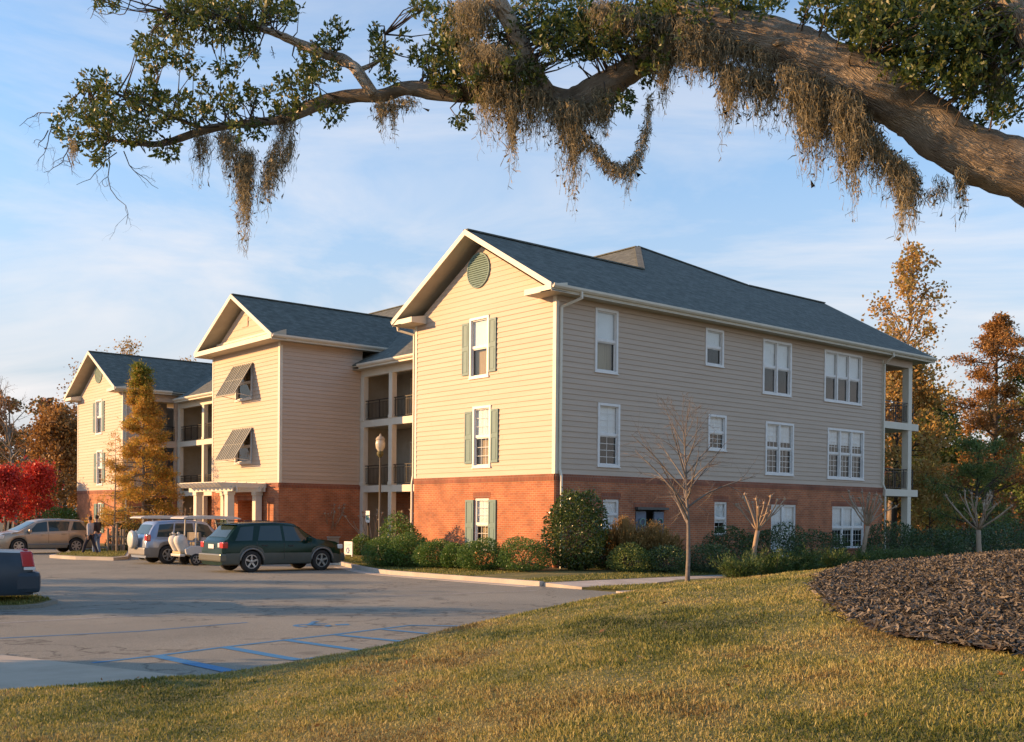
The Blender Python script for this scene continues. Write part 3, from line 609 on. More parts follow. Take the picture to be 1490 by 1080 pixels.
# asphalt sheet
lotx=[-90.,-60,-40,-30,-20,-14,-8,-4.6]; 
mb=MB()
pts=[(-90,-40),(-4.62,-40)]+[(c[0]+.08,c[1]) for c in CURB[::-1]]+[(-2.1,80),(-90,80)]
mb.prism([(x,y,zl(y)) for x,y in pts],(0,0,-.25)); lot=mb.build('car_park',MT['asphalt'],kind='structure')
# planting ground on the building side
def Gz(X,Y):
    """height of the ground beside the building"""
    cx=curbx(Y); t=np.clip((X-cx-.15)/3.2,0,1)*np.clip((Y+4.55)/1.6,0,1); t=t*t*(3-2*t); base=zl(Y)+.105
    return base+(np.clip(-.03-.0045*np.clip(Y,0,50),-.3,.0)-base)*t
def gzf(x,y): return float(Gz(np.array(x,dtype=float),np.array(y,dtype=float)))
ys=np.concatenate([np.arange(-4.6,40,.5),np.linspace(41,80,30)]); ts=np.concatenate([np.linspace(0,3.4,12),np.linspace(4.2,20,20),np.linspace(22,150,24)])
Y,T=np.meshgrid(ys,ts); X=curbx(Y)+.15+T; Z=Gz(X,Y)
V=np.stack([X,Y,Z],-1).reshape(-1,3); nx,ny=X.shape; i,j=np.meshgrid(np.arange(nx-1),np.arange(ny-1),indexing='ij'); a=(i*ny+j).ravel()
npmesh('planting_ground',V,np.stack([a,a+ny,a+ny+1,a+1],1),MT['turf'],kind='structure',smooth=True)
mb=MB()
def strip(mb,P,w0,w1,z0,z1,zoff=0):
    """band beside a polyline, from offset w0 to w1 (to the right of travel)"""
    n=len(P); A=[];B=[]
    for k in range(n):
        a=Vector(P[max(k-1,0)]);b=Vector(P[min(k+1,n-1)]); d=(b-a).normalized(); nrm=Vector((d.y,-d.x))
        p=Vector(P[k]); A.append(p+nrm*w0);B.append(p+nrm*w1)
    for k in range(n-1):
        q=[A[k],B[k],B[k+1],A[k+1]]
        lo=[(p.x,p.y,zl(P[k+(i in(2,3))][1])+z0) for i,p in enumerate(q)]; hi=[(p.x,p.y,zl(P[k+(i in(2,3))][1])+z1) for i,p in enumerate(q)]
        mb.add(lo+hi,[(0,3,2,1),(4,5,6,7),(0,1,5,4),(1,2,6,5),(2,3,7,6),(3,0,4,7)])
CP=[Vector((c[0],c[1],0)).xy for c in CURB[::-1]]
CPf=[]
for a,b in zip(CP[:-1],CP[1:]):
    k=max(1,int((b-a).length/1.6)); CPf+= [a.lerp(b,i/k) for i in range(k)]
CPf.append(CP[-1])
strip(mb,CPf,.02,.17,-.1,.135); mb.build('kerb',MT['sidewalk'],kind='structure')
mb=MB(); strip(mb,[p for p in CPf if p.y<9.5],-.45,.0,-.2,.006); mb.build('kerb_gutter',MT['sidewalk'],kind='structure')
# near walks beside the lawn
def slab(name,pts,z,m,th=.12,kind='structure'):
    mb=MB(); mb.prism([(p[0],p[1],z+ (zl(p[1])+.22)) for p in pts],(0,0,-th)); return mb.build(name,m,kind=kind)
mb=MB()
for k in range(12):
    x0=-4.6+k*1.5; mb.prism([(x0,-4.62,zl(-4.6)+.10),(x0+1.485,-4.62,zl(-4.6)+.10),(x0+1.485,-6.1,zl(-6)+.06),(x0,-6.1,zl(-6)+.06)],(0,0,-.12))
mb.build('sidewalk',MT['sidewalk'],kind='structure')
mb=MB(); mb.prism([(-4.6,-6.12,zl(-6)+.055),(14,-6.12,zl(-6)+.055),(14,-7.6,zl(-7)+.055),(-3.2,-7.6,zl(-7)+.055)],(0,0,-.1)); mb.build('grass_strip',MT['turf'],kind='structure')
mb=MB()
for k in range(7):
    x0=-4.9+k*1.6; mb.prism([(x0,-7.62,zl(-7)+.05),(x0+1.585,-7.62,zl(-7)+.05),(x0+1.585,-9.0,zl(-9)+.04),(x0-.4 if k==0 else x0,-9.0,zl(-9)+.04)],(0,0,-.1))
mb.build('sidewalk',MT['sidewalk'],kind='structure')
# pale concrete apron at lower left
P=[gp(u,v) for u,v in ((-300,915),(0,953),(100,965),(345,993),(420,1010),(0,1060),(-500,1030))]
mb=MB(); mb.prism([(p[0],p[1],zl(p[1])+.006) for p in P],(0,0,-.05)); mb.build('concrete_apron',MT['concrete'],kind='structure')
# ---- lawn mound in front of the camera
CR=np.array([(-900,1010,9.0),(-300,1010,10.),(0,1010,10.6),(310,990,11.2),(560,944,12.2),(745,903,13.2),(880,873,14.2),(1000,854,15),(1170,838,15.5),(1300,826,15.5),(1490,812,15),(1800,800,14.5),(2600,800,14)],dtype=float)
cr_a=(CR[:,0]-745)/FPX; cr_d=CR[:,2]; hy=755+(CR[:,0])/1490*8
cr_z=CAM[2]-(CR[:,1]-hy-0)*CR[:,2]/FPX
def sdn(x,y):
    dx=np.asarray(x)-CAM[0]; dy=np.asarray(y)-CAM[1]; d=dx*math.cos(YAW)+dy*math.sin(YAW); s=dx*math.sin(YAW)-dy*math.cos(YAW); return s,d
def mound(x,y):
    s,d=sdn(x,y); dd=np.maximum(d,.3); a=s/dd; a=np.clip(a,-1.2,1.3)
    dc=np.interp(a,cr_a,cr_d); zc=np.interp(a,cr_a,cr_z); t=d/dc
    rise=.03+(zc-.03)*np.sin(PI/2*np.clip(t/.97,0,1))
    Lf=np.interp(a,[-.5,-.1,.1,.5],[1.3,2.2,5.,6.]); zb=np.interp(a,[-.2,.0,.15],[-.45,-.35,-.12]); f=np.clip((d-dc*.97)/Lf,0,1); f=.5-.5*np.cos(PI*f)
    z=rise*(1-f)+zb*f
    z=np.where(d<=0.3,.03,z)
    return z+.018*np.sin(x*1.7+.5)*np.sin(y*2.1)*np.clip(t,0,1)*(1-f)
def polar(d0,d1,nd,a0,a1,na,zf,name,m,kind='structure'):
    D=d0*(d1/d0)**np.linspace(0,1,nd); A=np.linspace(a0,a1,na); DD,AA=np.meshgrid(D,A,indexing='ij'); s=AA*DD
    X=CAM[0]+DD*math.cos(YAW)+s*math.sin(YAW); Y=CAM[1]+DD*math.sin(YAW)-s*math.cos(YAW); Z=zf(X,Y); V=np.stack([X,Y,Z],-1).reshape(-1,3)
    i,j=np.meshgrid(np.arange(nd-1),np.arange(na-1),indexing='ij'); q=(i*na+j).ravel(); F=np.stack([q,q+1,q+na+1,q+na],1); return npmesh(name,V,F,m,kind=kind,smooth=True)
polar(.6,36,150,-1.2,1.3,160,mound,'lawn',MT['turf'])
def hitmound(u,v):
    r=at(u,v,1.)-CAM
    for k in range(1,900):
        p=CAM+r*(k*.04)
        if p[2]<float(mound(p[0],p[1])): return p
    return p
def on_mound(u,d):
    a=(u-745)/FPX; x=CAM[0]+d*math.cos(YAW)+a*d*math.sin(YAW); y=CAM[1]+d*math.sin(YAW)-a*d*math.cos(YAW); return np.array([x,y,float(mound(x,y))])
MP=[hitmound(*q) for q in ((1183,857),(1192,868),(1206,880),(1224,893),(1246,910),(1285,924),(1330,936),(1392,946),(1490,957),(1650,975),(1900,985))]+[on_mound(1900,16),on_mound(1490,17.2),on_mound(1330,16.6),on_mound(1240,15.2),on_mound(1198,13.6)]
MPx=np.array([[p[0],p[1]] for p in MP])
def inpoly(x,y,P):
    x=np.asarray(x);y=np.asarray(y); c=np.zeros(x.shape,bool); n=len(P); j=n-1
    for i in range(n):
        c^=((P[i,1]>y)!=(P[j,1]>y))&(x<(P[j,0]-P[i,0])*(y-P[i,1])/(P[j,1]-P[i,1]+1e-12)+P[i,0]); j=i
    return c
# mulch bed: fine grid clipped to the outline
lo=MPx.min(0);hi=MPx.max(0); xs=np.arange(lo[0],hi[0],.09); ys=np.arange(lo[1],hi[1],.09); Xg,Yg=np.meshgrid(xs,ys,indexing='ij')
ins=inpoly(Xg+.045,Yg+.045,MPx)
Zg=mound(Xg,Yg)+.035+.012*nrng.normal(size=Xg.shape); nx,ny=Xg.shape; V=np.stack([Xg,Yg,Zg],-1).reshape(-1,3); i,j=np.nonzero(ins[:-1,:-1]); a=i*ny+j
F=np.stack([a,a+ny,a+ny+1,a+1],1); used=np.unique(F); rm=np.full(len(V),-1); rm[used]=np.arange(len(used))
npmesh('mulch_bed',V[used],rm[F],MT['mulch'],kind='structure',smooth=True)
# wood chips
n=80000; s0=nrng.uniform(.05,.62,n*3); d0=nrng.uniform(4.5,18,n*3)
d0=4.5+13.5*nrng.uniform(0,1,n*3)**1.0; x=CAM[0]+d0*math.cos(YAW)+s0*d0*math.sin(YAW); y=CAM[1]+d0*math.sin(YAW)-s0*d0*math.cos(YAW); k=inpoly(x+nrng.normal(0,.05,n*3),y+nrng.normal(0,.05,n*3),MPx); x,y=x[k][:n],y[k][:n]; n=len(x)
P=np.stack([x,y,mound(x,y)+.045+nrng.uniform(0,.03,n)],1); d=nrng.normal(size=(n,3)); d[:,2]*=.35
d/=np.linalg.norm(d,axis=1)[:,None]; sd=np.cross(d,nrng.normal(size=(n,3))*[.4,.4,1]); sd/=np.linalg.norm(sd,axis=1)[:,None]; L=nrng.uniform(.012,.048,n)[:,None]; Wd=nrng.uniform(.004,.010,n)[:,None]
V=np.stack([P-d*L-sd*Wd,P+d*L-sd*Wd*.7,P+d*L*.9+sd*Wd,P-d*L+sd*Wd*.8],1).reshape(-1,3)
MT['chips']=leafmat('wood_chips',[(.032,.026,.019),(.064,.053,.038),(.105,.09,.066),(.25,.21,.155),(.048,.04,.03)],trans=0,rough=.9)
tag(npmesh('wood_chips',V,np.arange(4*n).reshape(n,4),MT['chips'],rnd=nrng.uniform(0,1,n),kind='stuff'),'loose brown wood chips covering the mulch bed on the mound','mulch')
# ---- grass blades
def blades(X,Y,Z,h,wd,name,mt,label,cat,rnd):
    n=len(X); a=nrng.uniform(0,2*PI,n); lean=nrng.uniform(.1,1.05,n); P=np.stack([X,Y,Z-.008],1); H=h*nrng.uniform(.45,1.25,n)
    T=np.stack([np.cos(a)*np.sin(lean)*H,np.sin(a)*np.sin(lean)*H,np.cos(lean)*H],1); b=nrng.uniform(0,2*PI,n); S=np.stack([np.cos(b),np.sin(b),0*b],1)*(wd*nrng.uniform(.6,1.3,n))[:,None]
    M=P+T*.55+np.array([0,0,1])*(H*.12)[:,None]
    V=np.stack([P-S,P+S,M+S*.8,P+T,M-S*.8],1).reshape(-1,3)
    F=np.arange(5*n).reshape(n,5)
    return tag(npmesh(name,V,F,mt,rnd=rnd,kind='stuff'),label,cat)
MT['blade']=leafmat('grass_blades',[(.055,.075,.014),(.115,.145,.026),(.225,.225,.045),(.36,.31,.085),(.50,.41,.15),(.22,.15,.05)],trans=.3,rough=.6)
def vnoise(x,y,f,seed):
    r=np.random.default_rng(seed); T=r.uniform(0,1,(64,64)); u=(x*f)%64; v=(y*f)%64; i=u.astype(int)%64; j=v.astype(int)%64; fu=u-u.astype(int); fv=v-v.astype(int); fu=fu*fu*(3-2*fu); fv=fv*fv*(3-2*fv)
    return (T[i,j]*(1-fu)+T[(i+1)%64,j]*fu)*(1-fv)+(T[i,(j+1)%64]*(1-fu)+T[(i+1)%64,(j+1)%64]*fu)*fv
n=430000; q=nrng.uniform(0,1,n); dd=4.6*(17.5/4.6)**(q**.80); aa=nrng.uniform(-.56,.56,n)
x=CAM[0]+dd*math.cos(YAW)+aa*dd*math.sin(YAW); y=CAM[1]+dd*math.sin(YAW)-aa*dd*math.cos(YAW)
z=mound(x,y); edge=nrng.normal(0,.05,n)
k=(~inpoly(x+edge,y+edge,MPx))&(z>zl(y)-.01+nrng.uniform(-.03,.06,n)); x,y,z,dd=x[k],y[k],z[k],dd[k]
g=.45*vnoise(x,y,.55,1)+.35*vnoise(x,y,1.9,2)+.2*vnoise(x,y,6,3); g=(g-.5)*1.8+.52+.004*(dd-7)*10*.25; rn=np.clip(g+nrng.normal(0,.17,len(x)),0,1)
h=.024+.024*vnoise(x,y,2.5,5)
blades(x,y,z,h,.0022+.00022*dd,'lawn_grass',MT['blade'],'short autumn turf of green and straw coloured blades over the mound','grass',rn)
# sparse turf along the walks and beds by the building
xs_,ys_=[],[]
def scatter_quad(x0,x1,y0,y1,n): return nrng.uniform(x0,x1,n),nrng.uniform(y0,y1,n)
X1,Y1=scatter_quad(-4.4,8,-4.55,-3.2,9000); X2_,Y2_=scatter_quad(-4.4,10,-7.6,-6.15,12000); X3,Y3_=scatter_quad(-1.9,.5,9,17,9000); X4,Y4=scatter_quad(-4.5,-2,-1,9,9000)
XX=np.concatenate([X1,X3,X4]); YY=np.concatenate([Y1,Y3_,Y4]); kk=XX>curbx(YY)+.2; XX,YY=XX[kk],YY[kk]
ZZ=Gz(XX,YY); XX=np.concatenate([XX,X2_]); YY=np.concatenate([YY,Y2_]); ZZ=np.concatenate([ZZ,zl(Y2_)+.05])
blades(XX,YY,ZZ,np.full(len(XX),.07),.008,'verge_grass',MT['blade'],'thin strips of green turf along the walk below the building','grass',np.clip(nrng.normal(.35,.18,len(XX)),0,1))
# fallen leaves on the lawn
MT['fallen']=leafmat('fallen_leaf',[(.32,.12,.03),(.45,.25,.09),(.14,.05,.02)],trans=.2)
FL=[(968,884,.9,'dark red-brown dry leaf standing up in the lawn, right of the mound top',.09,.95),(1088,980,.5,'pale tan curled leaf lying in the middle of the lawn',.08,.5),(1459,993,.2,'orange leaf lying in the grass below the mulch bed',.08,.1),(1298,950,.2,'small orange leaf near the lower edge of the mulch bed',.05,.05),(770,1010,.45,'tan leaf lying low in the lawn near the bottom centre',.05,.45),(602,936,.0,'brown leaf at the crest beside the blue parking lines',.07,.05),(681,943,.5,'pale broad leaf near the crest of the lawn',.07,.5),(148,1013,.5,'small pale leaf at the left end of the lawn edge',.06,.5),(930,965,.5,'thin straw coloured leaf in the grass, centre right',.06,.5)]
for (u,v,rn_,lb,sz,_c) in FL:
    p=hitmound(u,v); 
    def lobes(sz):
        P=[];n=14
        for i in range(n):
            a=2*PI*i/n; r=sz*(1 if i%2 else .42)*(.55+.45*abs(math.cos(a/2))); P.append((r*math.cos(a),r*.75*math.sin(a),.35*r*abs(math.sin(a))+.2*r*math.cos(a)))
        return P
    P=lobes(sz*.62); c=np.array([[0,0,0]]+P); n=len(P); 
    o=npmesh('fallen_leaf',c,np.array([[0,i+1,(i+1)%n+1] for i in range(n)]),MT['fallen'],rnd=np.full(n,_c)); o.location=(p[0],p[1],p[2]+.045); o.rotation_euler=(.4,.5,hash(u)%6); tag(o,lb,'leaf','dry leaves fallen on the lawn')
n_=170; d_=5.5*(16/5.5)**nrng.uniform(0,1,n_); a_=nrng.uniform(-.52,.5,n_); x=CAM[0]+d_*math.cos(YAW)+a_*d_*math.sin(YAW); y=CAM[1]+d_*math.sin(YAW)-a_*d_*math.cos(YAW); z=mound(x,y); k=(z>zl(y)+.02); P=np.stack([x,y,z+.04],1)[k]
V,F=leafgeo(nrng,P,.032,.6,fold=.3,var=.5); tag(npmesh('leaf_litter',V,F,MT['fallen'],rnd=nrng.uniform(0,1,len(P)),kind='stuff'),'tiny scattered brown leaf litter over the lawn','leaf litter')
# ---- painted markings
MT['bluepaint']=mat('worn_blue_paint',(.03,.19,.37),(.15,.19,.21),scale=9,rough=.75,detail=9,lo=.58,hi=.78); MT['whitepaint']=mat('worn_white_paint',(.40,.39,.36),(.17,.16,.145),scale=6,rough=.8,detail=9,lo=.45,hi=.7)
def line(mb,a,b,w,z=.004):
    A=gp(*a);B=gp(*b); d=Vector((B[0]-A[0],B[1]-A[1],0)).normalized(); s=Vector((-d.y,d.x,0))*w/2
    mb.poly([(q.x,q.y,zl(q.y)+z) for q in (Vector(A)-s,Vector(B)-s,Vector(B)+s,Vector(A)+s)])
mb=MB(); L=[((134,965),(225,954.8)),((225,954.8),(325.5,942)),((325.5,942),(416,931.5)),((416,931.5),(500,922)),((500,922),(594.6,910.5))]
for a,b in L: line(mb,a,b,.09)
mb.build('blue_bay_line',MT['bluepaint'],kind='structure')
mb=MB()
for a,b,w_ in (((228,955),(335,977.5),.20),((325,942),(433,961),.18),((416,932),(535,948.5),.16),((490,924.5),(605,936),.14),((557,916.5),(660,926),.12),((594,910.5),(690,911.8),.11),((356,974),(386,979),.2),((446,959.5),(478,956),.12)): line(mb,a,b,w_,.0075)
mb.build('blue_hatching',MT['bluepaint'],kind='structure')
mb=MB(); line(mb,(-80,933),(201,919),.07); line(mb,(201,919),(360,906),.06); mb.build('blue_bay_line',MT['bluepaint'],kind='structure')
# worn access symbol: ring, back and foot bar
mb=MB(); c=gp(447,910.5); ctr=Vector((c[0],c[1],0)); ax=Vector((math.cos(YAW),math.sin(YAW),0)); rt=Vector((math.sin(YAW),-math.cos(YAW),0))
for i in range(14):
    a0,a1=i*2*PI/18,(i+1)*2*PI/18; q=[ctr+rt*(r*math.cos(a))+ax*(r*math.sin(a)) for r,a in ((.15,a0),(.24,a0),(.24,a1),(.15,a1))]; mb.poly([(p.x,p.y,zl(p.y)+.004) for p in q])
for (x0,y0,x1,y1) in ((-.05,.0,.07,.9),(.07,.0,.55,.11),(.07,.45,.4,.55),(.45,-.35,.57,.0),(-.08,1.0,.1,1.2)):
    q=[ctr+rt*x*.7+ax*y*.6 for x,y in ((x0,y0),(x1,y0),(x1,y1),(x0,y1))]; mb.poly([(p.x,p.y,zl(p.y)+.008) for p in q])
mb.build('access_symbol',MT['bluepaint'],kind='structure'); mb=MB(); line(mb,(488,909.5),(508,909),.2); mb.build('access_symbol',MT['bluepaint'],kind='structure')
mb=MB()
for a,b,w_ in (((555,868),(780,859.5),.09),((-60,910),(255,893.5),.09),((-60,895),(147,885.5),.08),((540,857),(700,851.5),.07)): line(mb,a,b,w_,.004)
mb.build('white_bay_line',MT['whitepaint'],kind='structure')
# grass island and kerb by the far SUV, and the island behind the dark car
def island(name,pts,h=.13,m='sidewalk'):
    P=[gp(*q) for q in pts]; mb=MB(); mb.prism([(p[0],p[1],zl(p[1])+h) for p in P],(0,0,-.2)); mb.build(name,MT[m],kind='structure')
    c=np.mean([p[:2] for p in P],0); mb=MB(); mb.prism([(c[0]+(p[0]-c[0])*.9,c[1]+(p[1]-c[1])*.9,zl(p[1])+h+.012) for p in P],(0,0,-.05)); o=mb.build('grass_island',MT['turf'],kind='structure')
    Q=np.array([[c[0]+(p[0]-c[0])*.88,c[1]+(p[1]-c[1])*.88] for p in P]); l,h_=Q.min(0),Q.max(0); x=nrng.uniform(l[0],h_[0],9000); y=nrng.uniform(l[1],h_[1],9000); k=inpoly(x,y,Q); return x[k],y[k],zl(y[k])+h+.01
xa,ya,za=island('island_kerb',[(72,812),(110,814.5),(165,816),(186,814),(190,806),(150,802),(118,804)])
xb,yb,zb=island('island_kerb',[(-120,884),(-40,888),(30,887),(62,884),(84,878),(60,873),(0,870),(-120,871)],.07,'asphalt')
blades(np.concatenate([xa,xb]),np.concatenate([ya,yb]),np.concatenate([za,zb]),.08,.009,'island_grass',MT['blade'],'short turf on the kerbed islands of the car park','grass',np.clip(nrng.normal(.35,.18,len(xa)+len(xb)),0,1))
# ================================================================ VEHICLES
def paint(name,c,c2=None,rough=.28,metal=.12):
    return mat(name,c,c2 or tuple(x*.9 for x in c),scale=1.2,rough=rough,metal=metal,coat=.25 if max(c)>.1 else 0,spec=.5 if max(c)>.1 else .28)
def wheel(parent,x,y,r,wd=.21,side=1,spokes=5):
    """side=-1: outer face towards -y"""
    h=bpy.data.objects.new('wheel',None); C.objects.link(h); h.parent=parent; h.location=(x,y,r); h.empty_display_size=.1
    ri=r*.66; mb=MB(); s=side
    pr=[(ri,-wd/2*.9),(r*.93,-wd/2),(r,-wd*.34),(r,wd*.34),(r*.93,wd/2),(ri,wd/2*.9),(ri,-wd/2*.9)]
    mb.lathe([(a,b) for a,b in pr],28,axis='y'); mb.build('tyre',MT['tyre'],h)
    mb=MB(); o=s*wd*.36
    mb.lathe([(ri,s*wd*.45),(ri*.93,s*wd*.42),(ri*.9,o-s*.05),(0.001,o-s*.07)],24,axis='y',mi=1)
    for i in range(spokes):
        a=2*PI*i/spokes+.3; ca,sa=math.cos(a),math.sin(a); p0=Vector((ca*ri*.1,o,sa*ri*.1)); p1=Vector((ca*ri*.93,o+s*.01,sa*ri*.93)); mb.bar(p0,p1,ri*.26,.03,up=(0,1,0),mi=0)
    mb.lathe([(ri*.98,s*wd*.44),(ri*.98,s*wd*.47),(ri*.88,s*wd*.47),(ri*.88,s*wd*.40)],24,axis='y'); mb.lathe([(ri*.25,o-s*.02),(ri*.25,o+s*.03),(0.001,o+s*.035)],12,axis='y')
    mb.build('rim',[MT['rim'],MT['black']],h,sharp=35)
def interp(pts):
    X=[p[0] for p in pts];Z=[p[1] for p in pts]
    def f(x):
        # smooth-ish piecewise
        return float(np.interp(x,X,Z))
    return f
def car(sp,thing_):
    """x: 0 rear .. L front, y half width, z up from the ground"""
    Lc,W=sp['L'],sp['W']/2; top=interp(sp['top']); belt=interp(sp['belt']); plan=interp(sp['plan']); sill=sp.get('sill',.27); und=sp.get('und',.24)
    wh,r=sp['wheels'],sp['r']; ra=r+.045
    st=sorted({0,.03,Lc-.03,Lc,*[round(x,3) for x in np.arange(.06,Lc-.03,.055)]})
    roofw=sp.get('roofw',.76)
    def sec(x):
        t=top(x); b=min(belt(x),t-.012); hw=plan(x)*W; k=min(1,max(0,(t-b-.03)/.35)); k=k*k*(3-2*k); ry=hw*(1-(1-roofw)*k)-.0; rz=t-.07*k-.02*(1-k)
        lo_=sill
        for xw in wh:
            if abs(x-xw)<ra: lo_=max(lo_,r+math.sqrt(ra*ra-(x-xw)**2))
        e=sp.get('endlift',.1)
        lo_=min(lo_,b-.12)
        zc=(lo_+b)/2
        return [(0,und),(hw-.12,und if lo_==sill else lo_-.01),(hw-.035,lo_),(hw-.004,lo_+.06),(hw,max(lo_+.09,zc)),(hw-.012,b-.07),(hw-.04,b),(ry+ (0 if k>.1 else -.10),rz if k>.1 else b+(t-b)*.55),(ry-.10-.08*(1-k),t-.012),(ry*.5,t-.002),(0,t)]
    def sidey(x,z):
        s=sec(x); pts=sorted([(q[1],q[0]) for q in s[4:8]]); return float(np.interp(z,[p[0] for p in pts],[p[1] for p in pts]))
    vs=[];K=11
    for x in st:
        s=sec(x); vs+=[(x,p[0],p[1]) for p in s]+[(x,-p[0],p[1]) for p in s[1:-1]]
    n=2*K-2; mb=MB(); fs=[];mi=[]
    def idx(i,j,side): return i*n+(j if side>0 else (j if j in(0,K-1) else K+j-1))
    f=[]
    for i in range(len(st)-1):
        for j in range(K-1):
            for s in (1,-1): f.append(((idx(i,j,s),idx(i,j+1,s),idx(i+1,j+1,s),idx(i+1,j,s)),2 if j<2 else (1 if (j<3 or (j==3 and sp.get('clad'))) and sp.get('clad') else 0)))
    for i in (0,len(st)-1):
        ring=[idx(i,j,1) for j in range(K)]+[idx(i,j,-1) for j in range(K-2,0,-1)]; f.append((tuple(ring),0))
    mb.v=vs; mb.f=[a for a,_ in f]; mb.m=[b for _,b in f]; mb.sm=[True]*len(f)
    pm=sp['paint']; body=mb.build('body',[pm,sp.get('cladm',MT['black']),MT['black']],thing_,sharp=32)
    # side glass
    for s in (1,-1):
        for (b0,b1,t0,t1) in sp['windows']:
            g=MB(); nx,nz=8,4; V=[]
            for i in range(nx+1):
                for j in range(nz+1):
                    v=j/nz; x=(b0+(b1-b0)*i/nx)*(1-v)+(t0+(t1-t0)*i/nx)*v; zb=belt(x)+.03; zt=top(x)-.125; z=zb+(zt-zb)*v
                    V.append((x,s*(sidey(x,z)+.004),z))
            g.add(V,[(i*(nz+1)+j,(i+1)*(nz+1)+j,(i+1)*(nz+1)+j+1,i*(nz+1)+j+1) for i in range(nx) for j in range(nz)],0,True); g.build('side_window',sp.get('glassm',MT['autoglass']),thing_)
    for (x0,x1,nm) in sp['screens']:
        g=MB(); V=[];nx,ny=6,8
        for i in range(nx+1):
            x=x0+(x1-x0)*i/nx; s=sec(x); yy=[p[0] for p in s[7:]][::-1]; zz=[p[1] for p in s[7:]][::-1]
            for j in range(ny+1):
                y=(-1+2*j/ny)*(s[8][0]+.02); z=float(np.interp(abs(y),yy,zz)); dx=-.006 if nm=='rear_window' else .006
                V.append((x+dx,y,z+.006))
        g.add(V,[(i*(ny+1)+j,(i+1)*(ny+1)+j,(i+1)*(ny+1)+j+1,i*(ny+1)+j+1) for i in range(nx) for j in range(ny)],0,True); g.build(nm,MT['autoglass'],thing_)
    for xw in wh:
        for s in (1,-1): wheel(thing_,xw,s*(W-.13),r,side=s,spokes=sp.get('spokes',5))
    # door seams and handles
    seams=[]
    for x in sp.get('seams',[]):
        for s in (1,-1):
            zz=np.linspace(.42,belt(x)-.01,8); P=[(x,s*(sidey(x,z)+.002),z) for z in zz]
            sm_=MB()
            for a,b in zip(P[:-1],P[1:]): sm_.bar(a,b,.010,.006,up=(0,1,0))
            sm_.build('door_seam',MT['black'],body)
    for x in sp.get('handles',[]):
        for s in (1,-1):
            z=belt(x)-.13; m_=MB(); m_.box(x-.09,x+.09,s*(sidey(x,z)),s*(sidey(x,z)+.03),z-.015,z+.015); m_.build('door_handle',sp.get('handlem',pm),thing_,bevel=.005)
    xm=sp['mirror']
    for s in (1,-1):
        m_=MB(); z=belt(xm)+.06; y=sidey(xm,belt(xm)); m_.box(xm-.06,xm+.07,s*(y+.02),s*(y+.2),z-.05,z+.1); m_.build('wing_mirror',sp.get('mirrorm',pm),thing_,bevel=.03)
    return body,sec,sidey,top,belt
def part(name,boxes,m,parent,bevel=.02):
    mb=MB()
    for b in boxes: mb.box(*b)
    return mb.build(name,m,parent,bevel=bevel)
def mk_autoglass():
    m=bpy.data.materials.new('vehicle_glass'); m.use_nodes=True; b=m.node_tree.nodes['Principled BSDF']; b.inputs['Base Color'].default_value=(.035,.055,.055,1); b.inputs['Roughness'].default_value=.04; b.inputs['Specular IOR Level'].default_value=.5
    return m
MT['autoglass']=mk_autoglass()
MT['greypl']=mat('grey_cladding',(.09,.10,.085),(.075,.085,.07),rough=.5); MT['silvpl']=mat('silver_cladding',(.20,.195,.18),rough=.45)
# -- dark green SUV
x0,y0=-8.58,7.28; t=thing('green_suv','dark green SUV with grey lower cladding at the right end of the parked row','car',(x0,y0,zl(y0)+.0),0,'vehicles parked nose-in by the entrance')
sp=dict(L=4.56,W=1.80,r=.355,wheels=(1.0,3.62),paint=paint('dark_green_paint',(.010,.032,.020),(.008,.026,.016),rough=.16),
 top=[(0,.95),(.03,1.02),(.10,1.07),(.17,1.12),(.55,1.55),(.72,1.615),(1.2,1.65),(2.0,1.665),(2.5,1.64),(2.72,1.60),(3.42,1.115),(3.6,1.09),(4.1,1.03),(4.38,.94),(4.50,.80),(4.56,.66)],
 belt=[(0,.86),(.12,1.0),(1,1.02),(3.3,.985),(3.6,.95),(4.2,.90),(4.45,.78),(4.56,.62)],
 plan=[(0,.86),(.06,.92),(.3,.975),(.8,1),(3.7,1),(4.1,.965),(4.4,.85),(4.53,.72),(4.56,.66)],
 windows=[(.42,1.02,.66,1.14),(1.22,2.12,1.38,2.10),(2.22,3.22,2.20,2.74)],screens=[(.20,.52,'rear_window'),(2.80,3.36,'windscreen')],
 seams=[1.18,2.17,3.22],handles=[1.45,2.42],mirror=3.05,clad=True,cladm=MT['greypl'],handlem=MT['black'])
b_,sec,sidey,top,belt=car(sp,t)
part('tail_lamp',[(-.015,.17,-.86,-.60,.80,1.0)],MT['redlamp'],t,.03); part('tail_lamp',[(-.015,.17,.60,.86,.80,1.0)],MT['redlamp'],t,.03)
part('reversing_lamp',[(-.02,.06,-.60,-.47,.82,.97)],MT['clearlamp'],t); part('licence_plate',[(-.03,.02,-.20,.20,.78,.92)],MT['plate'],t,.004)
part('rear_bumper',[(-.09,.16,-.84,.84,.36,.62)],paint('pale_bumper',(.12,.12,.09)),t,.05); part('front_bumper',[(4.35,4.64,-.72,.72,.30,.58)],MT['greypl'],t,.06)
part('headlamp',[(4.28,4.50,-.80,-.52,.74,.90)],MT['clearlamp'],t,.04); part('headlamp',[(4.28,4.50,.52,.80,.74,.90)],MT['clearlamp'],t,.04)
for s in (-1,1): part('roof_rail',[(.85,2.35,s*.62-.02,s*.62+.02,1.67,1.70)],MT['black'],t,.01)
for s in (-1,1):
  for xw in (1.0,3.62):
    mb=MB(); P=[(xw+.425*math.cos(a),s*.905,.355+.425*math.sin(a)) for a in np.linspace(.12,PI-.12,16)]; mb.tube(P,.028,6); mb.build('wheel_arch',MT['silvpl'],t)
part('rear_spoiler',[(.36,.62,-.60,.60,1.585,1.615)],sp['paint'],t,.01)
